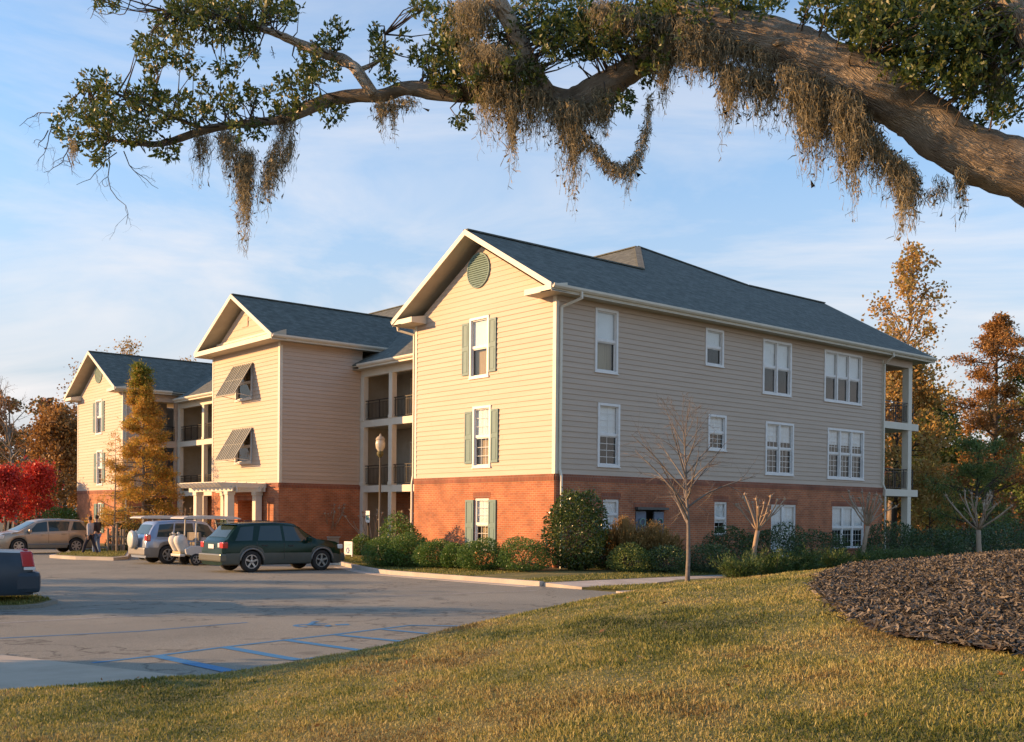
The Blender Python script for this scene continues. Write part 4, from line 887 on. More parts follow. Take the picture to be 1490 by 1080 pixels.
# -- silver blue compact SUV with spare wheel on the tailgate
x0,y0=-8.10,14.85; t=thing('silver_suv','silver blue compact SUV with a covered spare wheel on its back','car',(x0,y0,zl(y0)),0,'vehicles parked nose-in by the entrance')
sp=dict(L=4.1,W=1.74,r=.355,wheels=(.85,3.34),paint=paint('silver_blue_paint',(.30,.36,.46),(.28,.34,.43),metal=.45),
 top=[(0,.9),(.04,1.02),(.10,1.1),(.36,1.56),(.5,1.64),(1.2,1.69),(2.0,1.69),(2.3,1.66),(2.5,1.61),(3.12,1.10),(3.3,1.08),(3.8,1.0),(4.02,.85),(4.1,.65)],
 belt=[(0,.85),(.1,1.02),(3.0,.98),(3.8,.88),(4.05,.72),(4.1,.6)],plan=[(0,.88),(.06,.94),(.3,.98),(.8,1),(3.4,1),(3.8,.94),(4.03,.8),(4.1,.7)],
 windows=[(.40,1.0,.55,1.12),(1.08,1.9,1.18,1.88),(1.98,2.95,1.96,2.5)],screens=[(.12,.33,'rear_window'),(2.56,3.08,'windscreen')],seams=[1.04,1.94,2.95],handles=[1.25,2.15],mirror=2.78,clad=True,cladm=MT['silvpl'],spokes=6)
car(sp,t)
for s in (-1,1): part('tail_lamp',[(-.02,.15,s*.84-.02 if s<0 else .62,-.62 if s<0 else .86,.88,1.14)],MT['redlamp'],t,.04)
part('rear_bumper',[(-.1,.2,-.83,.83,.34,.64)],MT['silvpl'],t,.06)
mb=MB(); mb.lathe([(.001,-.30),(.26,-.30),(.33,-.27),(.345,-.2),(.34,-.1),(.29,-.06),(.001,-.05)],28,(0,.12,.92),axis='x'); mb.build('spare_wheel_cover',mat('pale_cover',(.55,.55,.48),(.5,.5,.44),rough=.35),t)
for s in (-1,1): part('roof_rail',[(.6,2.1,s*.62-.02,s*.62+.02,1.695,1.73)],MT['black'],t,.01)
for s in (-1,1): part('headlamp',[(3.85,4.06,s*.68-.13,s*.68+.13,.72,.90)],MT['clearlamp'],t,.04)
# -- beige crossover facing left
x0,y0=-4.95,27.45; t=thing('beige_suv','champagne beige SUV with its nose to the left, parked beside the two walking people','car',(x0,y0,zl(y0)),PI+.07)
t.location=(-5.05,29.35,zl(29))
sp=dict(L=4.75,W=1.84,r=.37,wheels=(.98,3.72),paint=paint('champagne_paint',(.42,.34,.25),(.39,.315,.235),metal=.4),
 top=[(0,.9),(.04,1.08),(.12,1.15),(.5,1.58),(.75,1.66),(1.6,1.70),(2.4,1.68),(2.8,1.60),(3.75,1.09),(4.0,1.06),(4.4,1.0),(4.65,.9),(4.75,.7)],
 belt=[(0,.86),(.1,1.1),(1,1.1),(3.6,1.0),(4.3,.93),(4.65,.8),(4.75,.62)],plan=[(0,.86),(.06,.93),(.4,.98),(1,1),(3.8,1),(4.3,.95),(4.65,.84),(4.75,.76)],
 windows=[(.42,1.25,.72,1.05),(1.40,2.30,1.25,2.30),(2.38,3.45,2.36,2.85)],screens=[(.17,.46,'rear_window'),(2.9,3.68,'windscreen')],seams=[1.36,2.34,3.45],handles=[1.62,2.6],mirror=3.25,spokes=7)
car(sp,t)
for s in (-1,1): part('headlamp',[(4.35,4.70,s*.74-.12,s*.74+.10,.72,.92)],MT['clearlamp'],t,.05); 
for s in (-1,1): part('tail_lamp',[(-.01,.14,s*.74-.13,s*.74+.13,.95,1.3)],MT['redlamp'],t,.04)
part('front_bumper',[(4.45,4.80,-.78,.78,.28,.62)],sp['paint'],t,.08); part('grille',[(4.66,4.775,-.45,.45,.66,.84)],MT['chrome'],t,.01); part('side_moulding',[(1.35,3.3,.905,.935,.42,.50),(1.35,3.3,-.935,-.905,.42,.50)],MT['silvpl'],t,.01)
# -- dark sedan at the left edge (we see its tail)
t=thing('dark_blue_sedan','dark blue grey sedan cut off by the left picture edge, tail end with red lamp','car',(0,0,0),0)
pS=gp(56,886); 
sp=dict(L=5.0,W=1.86,r=.33,wheels=(1.08,3.86),paint=paint('slate_blue_paint',(.045,.065,.085),(.04,.058,.076)),
 top=[(0,.72),(.03,.90),(.06,1.04),(.16,1.10),(.9,1.13),(1.1,1.15),(1.75,1.42),(2.2,1.45),(2.9,1.44),(3.7,1.05),(4.6,.9),(4.9,.75),(5.0,.6)],belt=[(0,.68),(.06,.95),(1.1,1.0),(3.6,.95),(4.6,.85),(4.9,.7),(5.0,.55)],
 plan=[(0,.80),(.04,.87),(.12,.93),(.4,.975),(.9,1),(3.9,1),(4.6,.92),(4.9,.8),(5,.7)],windows=[(1.5,2.3,1.8,2.3),(2.4,3.45,2.4,2.95)],screens=[(1.15,1.7,'rear_window'),(2.95,3.6,'windscreen')],seams=[1.5,2.35,3.4],handles=[1.7,2.6],mirror=3.3,sill=.24)
car(sp,t)
mb=MB(); mb.prism([(-.02,-.905,.80),(-.02,-.66,.80),(.03,-.72,1.10),(.03,-.83,1.10)],(.22,0,.0)); mb.build('tail_lamp',MT['redlamp'],t,bevel=.02)
mb=MB(); mb.prism([(-.02,.905,.80),(-.02,.66,.80),(.03,.72,1.10),(.03,.83,1.10)],(.22,0,.0)); mb.build('tail_lamp',MT['redlamp'],t,bevel=.02)
for s in (-1,1): part('reversing_lamp',[(-.03,.18,s*.78-.12,s*.78+.125,.735,.795)],MT['clearlamp'],t,.008)
part('rear_bumper',[(-.13,.35,-.90,.90,.28,.70)],sp['paint'],t,.09); part('licence_plate',[(-.02,.03,-.2,.2,.82,.96)],MT['plate'],t,.004)
part('boot_lid',[(-.005,.05,-.56,.56,.82,1.06)],sp['paint'],t,.015)
hd_=YAW+R(117); t.rotation_euler=(0,0,hd_)
pC=gp(49,884); t.location=(pC[0]+math.sin(hd_)*.93,pC[1]-math.cos(hd_)*.93,zl(pC[1]))
# -- part of another car behind, far left
t=thing('grey_sedan','grey car half hidden behind the beige SUV at the left edge','car',(0,0,0),PI+.05)
sp2=dict(sp); sp2['paint']=paint('grey_green_paint',(.10,.11,.11)); car(sp2,t); t.location=(-2.2,37.6,zl(36)); t.rotation_euler=(0,0,PI+.1)
for s in (-1,1): part('headlamp',[(4.5,4.86,s*.70-.14,s*.70+.12,.60,.76)],MT['clearlamp'],t,.05)
# -- golf carts
MT['cartw']=paint('cream_cart_body',(.66,.64,.58),metal=0); MT['bagw']=mat('white_canvas',(.68,.66,.60),(.56,.54,.49),scale=5,rough=.8,bump=.3,bscale=9)
def golf_cart(x,y,label,scale=1):
    t=thing('golf_cart',label,'golf cart',(x,y,zl(y)),0,'white golf carts'); c=MT['cartw']
    mb=MB(); mb.prism([(.15,-.55,.42),(.1,-.55,.62),(.35,-.55,.74),(1.0,-.55,.74),(1.05,-.55,.36),(1.75,-.55,.33),(1.95,-.55,.62),(2.25,-.55,.66),(2.42,-.55,.5),(2.4,-.55,.3),(.9,-.55,.26)],(0,1.1,0)); mb.build('body',c,t,bevel=.03)
    part('rear_bumper',[(-.06,.16,-.42,.42,.34,.44)],c,t,.03); part('battery_tray',[(-.02,.3,-.36,.36,.44,.52)],mat('tan_tray',(.5,.38,.2)),t,.02)
    part('seat',[(.72,1.22,-.52,.52,.74,.86)],MT['seat'],t,.04); part('backrest',[(.62,.74,-.52,.52,.92,1.24)],MT['seat'],t,.04)
    for xx in (.50,2.02):
        for s in (-1,1): mb=MB(); mb.bar((xx,s*.5,.62),(xx+(.05 if xx<1 else -.28),s*.5,1.76),.04,.04); mb.build('roof_post',c,t)
    mb=MB(); mb.prism([(.0,-.60,1.78),(.18,-.60,1.84),(1.1,-.60,1.87),(2.1,-.60,1.83),(2.3,-.60,1.76),(2.3,-.60,1.73),(.0,-.60,1.74)],(0,1.2,0)); mb.build('canopy',c,t,bevel=.025)
    mb=MB(); mb.prism([(1.98,-.5,.72),(2.0,-.5,.72),(1.76,-.5,1.72),(1.74,-.5,1.72)],(0,1.0,0)); mb.build('windscreen',MT['carglass'],t)
    mb=MB(); mb.bar((1.85,-.28,.62),(1.55,-.28,1.02),.03,.03); mb.tube([(1.52+.0+.10*math.sin(a)*.5,-.28+.16*math.cos(a),1.03+.14*math.sin(a)) for a in np.linspace(0,2*PI,15)],.014,6,caps=False); mb.build('steering_wheel',MT['black'],t)
    for xx in (.52,2.12):
        for s in (-1,1): wheel(t,xx,s*.5,.225,.17,side=s,spokes=5)
    for s in (-1,1):
        mb=MB(); mb.lathe([(.02,.0),(.19,.0),(.21,.15),(.225,.30),(.24,.42),(.23,.52),(.18,.62),(.10,.67),(.01,.68)],16,(0,0,0)); b=mb.build('golf_bag',MT['bagw'],None); b.location=(x+.20,y+s*.24,zl(y)+.52); b.rotation_euler=(0,-.38,0)
        tag(b,('white golf bag strapped on the back of the %s, %s side'%(('front cart' if y<13 else 'rear cart'),'nearer' if s<0 else 'farther')),'golf bag','golf bags on the carts')
        for k in range(4):
            m2=MB(); a=k*1.6; m2.lathe([(.001,-.05),(.045,-.03),(.05,.02),(.03,.06),(.001,.07)],8,(.07*math.cos(a),.07*math.sin(a),.66+.02*k)); m2.build('club_cover',MT['bagw'] if k%2 else MT['seat'],b)
    return t
golf_cart(-7.5,12.65,'white golf cart with canopy and bags between the silver SUV and the green SUV')
golf_cart(-6.95,18.2,'white golf cart half hidden behind the silver SUV, grass island to its left')
# ================================================================ STREET FURNITURE
# lamp post
p=(1.3,11.9); 
lp=thing('street_lamp','slim dark post with frosted acorn lantern in front of the galleries','street lamp',(0,0,0))
d=at(553,700,47.0); lx,ly=float(d[0]),float(d[1]); gz=gzf(lx,ly)
def zat(v,x,y): 
    dd=float((np.array([x,y,0])-CAM)@np.array([_F[0],_F[1],0])); return float(at(553,v,dd)[2])
zt=zat(632,lx,ly); mb=MB(); mb.lathe([(.13,0),(.13,.12),(.09,.2),(.085,.5),(.055,.62),(.045,zt-gz-.95),(.07,zt-gz-.88),(.04,zt-gz-.82),(.09,zt-gz-.74)],14); mb.build('pole',mat('grey_pole',(.10,.10,.095),(.075,.075,.07),rough=.45),lp)
mb=MB(); h=zt-gz; mb.lathe([(.10,h-.74),(.19,h-.60),(.215,h-.42),(.19,h-.28),(.16,h-.24)],18); mb.build('lantern_globe',MT['lamp'],lp)
mb=MB(); mb.lathe([(.21,h-.25),(.20,h-.21),(.14,h-.12),(.05,h-.07),(.03,h),(.001,h+.03)],18); mb.build('lantern_cap',MT['concrete'],lp); 
mb=MB(); mb.lathe([(.05,h-1.02),(.14,h-.9),(.15,h-.80),(.10,h-.74)],14); mb.build('lantern_base',mat('mossy_metal',(.10,.09,.03)),lp); lp.location=(lx,ly,gz)
def glyph(txt,size,m,parent,loc,rot,name='lettering',ext=.002):
    c=bpy.data.curves.new(name,'FONT'); c.body=txt; c.size=size; c.extrude=ext; c.align_x='CENTER'; c.align_y='CENTER'
    o=bpy.data.objects.new(name,c); dg=bpy.context.evaluated_depsgraph_get(); C.objects.link(o); dg.update(); me=bpy.data.meshes.new_from_object(o.evaluated_get(bpy.context.evaluated_depsgraph_get())); bpy.data.objects.remove(o); me.materials.clear(); me.materials.append(m)
    q=bpy.data.objects.new(name,me); C.objects.link(q); q.parent=parent; q.location=loc; q.rotation_euler=rot; return q
MT['ink']=mat('dark_print',(.03,.04,.06),rough=.6); MT['inkblue']=mat('blue_print',(.03,.10,.32),rough=.5); MT['inkgreen']=mat('green_print',(.05,.22,.12),rough=.6)
SR=(PI/2,0,-PI/2)   # signs face -x
def parking_sign(u,vt,vb,d,label):
    p=at(u,vb,d); x,y=float(p[0]),float(p[1]); z0=gzf(x,y); zt=float(at(u,vt,d)[2])-z0; zb=float(p[2])-z0
    t=thing('parking_sign',label,'sign',(x,y,z0),YAW-.85,'access parking signs'); 
    mb=MB(); mb.box(.012,.05,-.025,.025,0,zt-.03); mb.build('post',MT['iron'],t)
    mb=MB(); mb.box(-.006,.006,-.155,.155,zb,zt); mb.build('sign_plate',MT['white'],t,bevel=.003)
    c=(zb+zt)/2; g=MB(); g.box(-.009,-.0065,-.10,.10,c-.13,c+.07)
    g.build('blue_square',MT['inkgreen'],t); w_=MB(); w_.lathe([(.016,0),(.016,.002)],10,(-.0105,0.01,c+.035),axis='x'); w_.bar((-.011,.005,c+.02),(-.011,.01,c-.04),.018,.002,up=(1,0,0)); w_.bar((-.011,.01,c-.04),(-.011,-.04,c-.045),.016,.002,up=(1,0,0)); w_.bar((-.011,-.04,c-.045),(-.011,-.05,c-.1),.014,.002,up=(1,0,0)); w_.build('wheelchair_symbol',MT['white'],t)
    return t
parking_sign(448,744.5,760,50.5,'small white access parking sign on a post, just left of the potted crape myrtle')
parking_sign(535,743.5,760.5,48.0,'small white access parking sign on a post, between the notice board and the lamp post')
# notice board
p=at(507,812,45.5); x,y=float(p[0]),float(p[1]); z0=gzf(x,y); t=thing('notice_board','white notice board with blue arrow symbol in the grass ahead of the green SUV','sign',(x,y,z0),YAW-.87)
hh=float(at(507,788,45.5)[2])-z0; mb=MB(); mb.box(-.02,.02,-.32,.32,.10,hh); mb.build('board',MT['white'],t,bevel=.006)
for s in (-1,1): mb=MB(); mb.box(-.018,.018,s*.28-.02,s*.28+.02,0,.10); mb.build('leg',MT['white'],t)
mb=MB(); c=.10+(hh-.1)*.32; P=[(-.026,.105*math.cos(a),c+.105*math.sin(a)) for a in np.linspace(-2.6,2.6,20)]; mb.tube(P,.018,6); mb.prism([(-.03,-.15,c),(-.03,-.03,c+.07),(-.03,-.03,c-.07)],(.008,0,0)); mb.build('arrow_symbol',MT['inkblue'],t)
mb=MB(); 
for k,(a,b) in enumerate(((-.24,-.06),(-.24,.24),(-.24,.18),(-.24,.22),(-.24,.10))): z=hh-.07-k*.055; mb.box(-.0235,-.0205,-b,-a,z-.010,z+.010)
mb.build('printed_line',mat('grey_blue_print',(.30,.33,.42)),t)
# large planter tub with crape stems is built with the plants
# tree guard stakes
t=thing('stake_fence','short weathered wooden post fence around the shrub beside the walking people','fence',(0,0,0))
for k,(u,dd) in enumerate(((157,52),(164,52.3),(170,51.4),(176,52.5),(180,52.2))):
    p=at(u,800,dd); x,y=float(p[0]),float(p[1]); z=zl(y)+.1; mb=MB(); mb.box(x-.045,x+.045,y-.045,y+.045,z-.1,z+(1.15,1.2,1.35,1.1,1.12)[k]); mb.build('post',MT['fence'] if 'fence' in MT else MT.setdefault('fence',mat('weathered_wood',(.26,.22,.17),(.18,.15,.11),scale=6,rough=.9)),t)
a=at(157,800,52);b=at(180,800,52.2); mb=MB()
for z in (.35,.75): mb.bar((a[0],a[1],zl(a[1])+.1+z),(b[0],b[1],zl(b[1])+.1+z),.03,.08)
mb.build('rail',MT['fence'],t)
# ================================================================ PEOPLE
def skinmesh(name,J,E,m,parent,sub=2):
    me=bpy.data.meshes.new(name); ks=list(J); me.from_pydata([J[k][0] for k in ks],[(ks.index(a),ks.index(b)) for a,b in E],[]); o=bpy.data.objects.new(name,me); C.objects.link(o); o.parent=parent
    s=o.modifiers.new('skin','SKIN'); s.use_smooth_shade=True
    for i,k in enumerate(ks):
        r=J[k][1]; r=r if hasattr(r,'__len__') else (r,r); me.skin_vertices[0].data[i].radius=r; me.skin_vertices[0].data[i].use_root=(i==0)
    q=o.modifiers.new('sub','SUBSURF'); q.levels=sub; q.render_levels=sub; me.materials.append(m); return o
MT['skin']=mat('skin',(.50,.30,.21),(.45,.26,.18),rough=.55); MT['hair']=mat('dark_hair',(.03,.02,.015),rough=.7)
def person(label,loc,rz,jacket,trousers,stride=.0,h=1.74,armb=0.):
    t=thing('person',label,'person',loc,rz,'people walking by the beige SUV'); s=h/1.74
    J=dict(pelvis=((0,0,.95),(.15,.11)),waist=((0,0,1.10),(.135,.10)),chest=((0,0,1.32),(.16,.11)),neckb=((0,0,1.46),(.07,.07)),neck=((0.01,0,1.52),.055),head0=((.015,0,1.60),(.075,.085)),head1=((.015,0,1.70),(.07,.085)))
    for sd,n in ((1,'l'),(-1,'r')):
        st=stride*sd; J['sh'+n]=((0,sd*.185,1.42),.06); J['el'+n]=((-.10*st*1.5,sd*.235,1.14),.045); J['wr'+n]=((.12-st*.5,sd*.225,.90),.03); 
        J['hip'+n]=((0,sd*.095,.88),.09); J['kn'+n]=((st*.55+.03,sd*.10,.50),.06); J['an'+n]=((st*1.0-.03*(st<0),sd*.10,.10),.042); J['toe'+n]=((st*1.0+.16,sd*.11,.04),.035)
    for k,(p,r) in J.items(): J[k]=(tuple(c*s for c in p),r)
    E=[('pelvis','waist'),('waist','chest'),('chest','neckb'),('neckb','neck'),('neck','head0'),('head0','head1')]
    for n in 'lr': E+=[('chest','sh'+n),('sh'+n,'el'+n),('el'+n,'wr'+n),('pelvis','hip'+n),('hip'+n,'kn'+n),('kn'+n,'an'+n),('an'+n,'toe'+n)]
    # hands with five fingers
    for n,sd in (('l',1),('r',-1)):
        w=Vector(J['wr'+n][0]); J['palm'+n]=(tuple(w+Vector((.015,0,-.07))),(.022,.03)); E.append(('wr'+n,'palm'+n))
        for i in range(4):
            b=w+Vector((-.02+.018*i+.01,0,-.10)); J[f'f{i}{n}']=(tuple(b+Vector((0,0,-.005))),.009); tip=b+Vector((.012,-.012*sd,-.065-.008*(i in(1,2)))); J[f'g{i}{n}']=(tuple(tip),.007); E+=[('palm'+n,f'f{i}{n}'),(f'f{i}{n}',f'g{i}{n}')]
        b=w+Vector((.05,-.005*sd,-.075)); J['th'+n]=(tuple(b),.009); E.append(('palm'+n,'th'+n))
    skinmesh('body',J,E,MT['skin'],t)
    J2={k:((v[0]),(tuple(r+.022 for r in (v[1] if hasattr(v[1],'__len__') else (v[1],v[1]))))) for k,v in J.items()}
    skinmesh('jacket',{k:J2[k] for k in ('chest','pelvis','waist','neckb','shl','shr','ell','elr','wrl','wrr')},[('pelvis','waist'),('waist','chest'),('chest','neckb'),('chest','shl'),('shl','ell'),('ell','wrl'),('chest','shr'),('shr','elr'),('elr','wrr')],jacket,t)
    J2['pelvis']=(J2['pelvis'][0],(.155,.12))
    skinmesh('trousers',{k:J2[k] for k in ('pelvis','hipl','hipr','knl','knr','anl','anr')},[('pelvis','hipl'),('hipl','knl'),('knl','anl'),('pelvis','hipr'),('hipr','knr'),('knr','anr')],trousers,t)
    for n in 'lr': skinmesh('shoe',{'a':(J['an'+n][0],(.05,.05)),'b':(J['toe'+n][0],(.045,.04))},[('a','b')],MT['black'],t)
    hd=J['head1'][0]; mb=MB(); mb.lathe([(.001,.09),(.06,.075),(.09,.03),(.095,-.03),(.085,-.09)],14,(hd[0]-.018,hd[1],hd[2]+.02)); mb.build('hair',MT['hair'],t)
    for sd in (1,-1):
        mb=MB(); mb.lathe([(.001,.006),(.008,0),(.001,-.006)],8,(hd[0]+.075,sd*.03,hd[2]-.03),axis='x'); mb.build('eye',MT['black'],t); mb=MB(); mb.lathe([(.001,.012),(.018,0),(.001,-.012)],8,(hd[0]-.005,sd*.083,hd[2]-.04),axis='y'); mb.build('ear',MT['skin'],t)
    mb=MB(); mb.prism([(hd[0]+.07,-.012,hd[2]-.06),(hd[0]+.07,.012,hd[2]-.06),(hd[0]+.075,0,hd[2]-.02)],(.022,0,-.004)); mb.build('nose',MT['skin'],t)
    mb=MB(); mb.box(hd[0]+.06,hd[0]+.083,-.022,.022,hd[2]-.088,hd[2]-.080); mb.build('mouth',MT['redlamp'],t)
    return t
pz=gp(131,804); qz=at(131,804,48.5)
def gpos(u,d): 
    p=at(u,803,d); return (float(p[0]),float(p[1]),zl(p[1])+.02)
person('person in a pale grey jacket and dark trousers striding, nearest the beige SUV tail',gpos(131,49.5),PI*.75,mat('pale_jacket',(.42,.42,.44),(.34,.34,.37),scale=5,rough=.85),mat('dark_trousers',(.03,.03,.045),rough=.9),stride=.30)
person('person in a dark jacket and light blue jeans, right of the striding person',gpos(140.5,50.2),PI*.7,mat('dark_jacket',(.025,.035,.035),(.05,.02,.02),scale=3,rough=.85),mat('blue_jeans',(.16,.24,.38),rough=.9),stride=.07,h=1.80)
# ================================================================ PLANTS
LM=MT
LM['lf_oak']=leafmat('live_oak_leaves',[(0.026,0.053,0.013),(0.053,0.090,0.019),(0.090,0.128,0.026),(0.139,0.154,0.037),(0.181,0.149,0.053)],trans=.38,rough=.42)
LM['lf_rust']=leafmat('rust_needles',[(0.146,0.077,0.028),(0.292,0.146,0.041),(0.438,0.241,0.066),(0.233,0.103,0.037)],trans=.35)
LM['lf_cyp']=leafmat('amber_needles',[(0.297,0.144,0.026),(0.520,0.281,0.054),(0.668,0.386,0.072),(0.372,0.329,0.054),(0.223,0.252,0.045)],trans=.4)
LM['lf_cypg']=leafmat('cypress_top_green',[(0.120,0.168,0.024),(0.240,0.264,0.036),(0.336,0.288,0.048)],trans=.4)
LM['lf_red']=leafmat('crimson_leaves',[(0.322,0.018,0.020),(0.517,0.038,0.030),(0.632,0.075,0.040),(0.380,0.030,0.020)],trans=.35)
LM['lf_tan']=leafmat('tan_orange_leaves',[(0.331,0.188,0.053),(0.510,0.283,0.075),(0.390,0.314,0.090),(0.631,0.377,0.135)],trans=.4)
LM['lf_wood']=leafmat('autumn_woodland',[(0.063,0.081,0.025),(0.180,0.108,0.036),(0.342,0.153,0.045),(0.432,0.216,0.063),(0.144,0.135,0.040),(0.270,0.090,0.032)],trans=.3)
LM['lf_green']=leafmat('mid_green_leaves',[(0.056,0.100,0.026),(0.113,0.179,0.045),(0.202,0.247,0.056),(0.292,0.270,0.079)],trans=.35)
LM['lf_dark']=leafmat('dark_evergreen',[(0.025,0.052,0.022),(0.055,0.102,0.030),(0.102,0.154,0.047)],trans=.15,rough=.45)
LM['lf_box']=leafmat('boxwood_leaves',[(0.039,0.086,0.019),(0.080,0.156,0.027),(0.127,0.219,0.039),(0.173,0.250,0.055)],trans=.25,rough=.45)
LM['lf_holly']=leafmat('glossy_holly',[(0.023,0.046,0.013),(0.052,0.091,0.021),(0.104,0.143,0.033),(0.182,0.208,0.065)],trans=.15,rough=.25)
LM['lf_juni']=leafmat('juniper',[(0.036,0.066,0.017),(0.072,0.120,0.026),(0.120,0.180,0.036)],trans=.3)
LM['lf_plume']=leafmat('straw_plumes',[(0.144,0.120,0.036),(0.336,0.216,0.072),(0.480,0.312,0.120)],trans=.4)
LM['moss']=leafmat('spanish_moss',[(0.157,0.135,0.086),(0.262,0.230,0.146),(0.380,0.324,0.201),(0.483,0.405,0.243)],trans=.35,rough=.9)
LM['bark']=mat('grey_bark',(.16,.125,.09),(.26,.21,.155),scale=4,rough=.95,bump=.8,bscale=22,stretch=(1,1,.35))
LM['barkd']=mat('dark_bark',(.05,.04,.03),(.10,.075,.055),scale=5,rough=.95,bump=.8,bscale=25,stretch=(1,1,.3))
LM['barkg']=mat('grey_brown_bark',(.13,.108,.09),(.21,.18,.15),scale=6,rough=.9,bump=.3,bscale=25)
LM['barkp']=mat('smooth_pale_bark',(.40,.30,.20),(.29,.21,.145),scale=7,rough=.7,bump=.2,bscale=18,stretch=(1,1,.4))
def rdir(rng,az,el): return Vector((math.cos(el)*math.cos(az),math.cos(el)*math.sin(az),math.sin(el)))
def limb(rng,p,d,L,r,n=6,wob=.12,grav=0.,tip=.25):
    P=[p.copy()];Rr=[r];d=d.copy()
    for i in range(n):
        d=(d+Vector(rng.normal(0,wob,3))+Vector((0,0,grav))).normalized(); p=p+d*(L/n); P.append(p.copy()); Rr.append(r*(1-(1-tip)*(i+1)/n))
    return P,Rr,d
def skeleton(rng,H,r0,nb,t0,Lf,el,sub=5,subL=.4,wob=.1,lean=.02,twig=0,grav=0.,trunkwob=.03,sides=7,rb=.35,minr=.006):
    """trunk with side limbs; returns MB and leaf anchors [(pos,dir,t)]"""
    mb=MB(); A=[]
    P,Rr,_=limb(rng,Vector((0,0,-.1)),Vector((lean,0,1)).normalized(),H+.1,r0,12,trunkwob,0,.08); Rr[0]*=1.25; mb.tube(P,Rr,sides)
    def tp(t): f=t*12; i=min(int(f),11); return P[i].lerp(P[i+1],f-i),Rr[i]
    az=rng.uniform(0,6)
    for b in range(nb):
        t=t0+(.985-t0)*((b+.5)/nb); az+=2.4+rng.normal(0,.4); p,rr=tp(t); L=Lf((t-t0)/(1-t0))*rng.uniform(.75,1.2); r_=max(minr,min(rr*.8,L*.035*rb/.35))
        Q,Qr,d=limb(rng,p,rdir(rng,az,el((t-t0)/(1-t0))+rng.normal(0,.1)),L,r_,6,wob,grav,.2); mb.tube(Q,Qr,5,caps=False)
        for s in range(sub):
            f=.3+.7*(s+rng.uniform(0,1))/sub; k=min(int(f*6),5); q=Q[k].lerp(Q[k+1],f*6-k); dd=(Q[k+1]-Q[k]).normalized()+Vector(rng.normal(0,.55,3)); dd.normalize(); Ls=L*subL*rng.uniform(.6,1.3)*(1.15-f*.5)
            S,Sr,sd=limb(rng,q,dd,Ls,max(minr*.8,Qr[k]*.55),4,wob*1.3,grav,.2); mb.tube(S,Sr,4,caps=False)
            for m in (2,3,4): A.append((S[m],sd,t))
            for w_ in range(twig):
                f2=rng.uniform(.2,1); k2=min(int(f2*4),3); q2=S[k2].lerp(S[k2+1],f2*4-k2); d2=(sd+Vector(rng.normal(0,.6,3))).normalized(); T,Tr,td=limb(rng,q2,d2,Ls*.55*rng.uniform(.5,1.2),max(minr*.6,Sr[k2]*.5),3,wob,grav,.3); mb.tube(T,Tr,3,caps=False); A.append((T[-1],td,t)); A.append((T[1],td,t))
        A.append((Q[-1],d,t)); A.append((Q[-2],d,t))
    A.append((P[-1],Vector((0,0,1)),1.))
    return mb,A
def leafy(rng,A,per,spread,size,wr=.5,flat=1.,dirw=.5,droop=0.):
    a=np.array([list(x[0]) for x in A]); d=np.array([list(x[1]) for x in A]); n=len(a)*per; i=np.repeat(np.arange(len(a)),per)
    P=a[i]+rng.normal(0,1,(n,3))*spread*np.array([1,1,flat]); D=d[i]*dirw
    V,F=leafgeo(rng,P,size,wr,D=D,droop=droop)
    cl=rng.uniform(0,1,len(a))[i]; rn=np.clip(cl*.55+rng.uniform(0,1,n)*.45,0,1); return V,F,rn
def tree(name,label,cat,loc,seed,sk,lf,leafm,bark,group=None,rz=0,mats2=None):
    rng=np.random.default_rng(seed); t=thing(name,label,cat,loc,rz,group); mb,A=skeleton(rng,**sk); mb.build('trunk',bark,t,recalc=False)
    if lf:
        V,F,rn=leafy(rng,A,**lf)
        mi=None; ms=[leafm]
        if mats2: ms=[leafm,mats2[0]]; zc=V[F[:,0],2]; mi=(zc+rng.normal(0,.5,len(zc))>mats2[1]).astype(int)
        npmesh('crown',V,F,ms,rnd=rn,midx=mi,parent=t)
    return t
def gloc(u,d,dz=0.,zf=None):
    p=at(u,757,d); x,y=float(p[0]),float(p[1]); z=(gzf(x,y) if x>curbx(y) else zl(y)) if zf is None else zf
    return (x,y,z+dz)
# amber bald cypress before the far wing
def cone(r,p=1.): return lambda t: r*(1-t)**p+.12
tree('cypress_tree','slender amber bald cypress with green tip in front of the far wing','tree',gloc(208,55,0,-.25),11,dict(H=9.55,r0=.11,nb=74,t0=.13,Lf=lambda t:2.0*(1-t)**1.05*(.93+.1*math.sin(t*23))+.14,el=lambda t:.05+.3*t,sub=5,subL=.38,twig=1,wob=.08,grav=-.015,trunkwob=.012),dict(per=22,spread=.15,size=.12,wr=.32,flat=.6),LM['lf_cyp'],LM['bark'],mats2=(LM['lf_cypg'],8.5))
tree('cypress_sapling','thin half bare cypress sapling with sparse amber side shoots left of the big cypress','tree',gloc(166,53,0,-.25),12,dict(H=5.9,r0=.05,nb=24,t0=.2,Lf=cone(.95),el=lambda t:.15,sub=3,subL=.4,twig=1,wob=.1,trunkwob=.02),dict(per=5,spread=.12,size=.09,wr=.3,flat=.5),LM['lf_cyp'],LM['bark'])
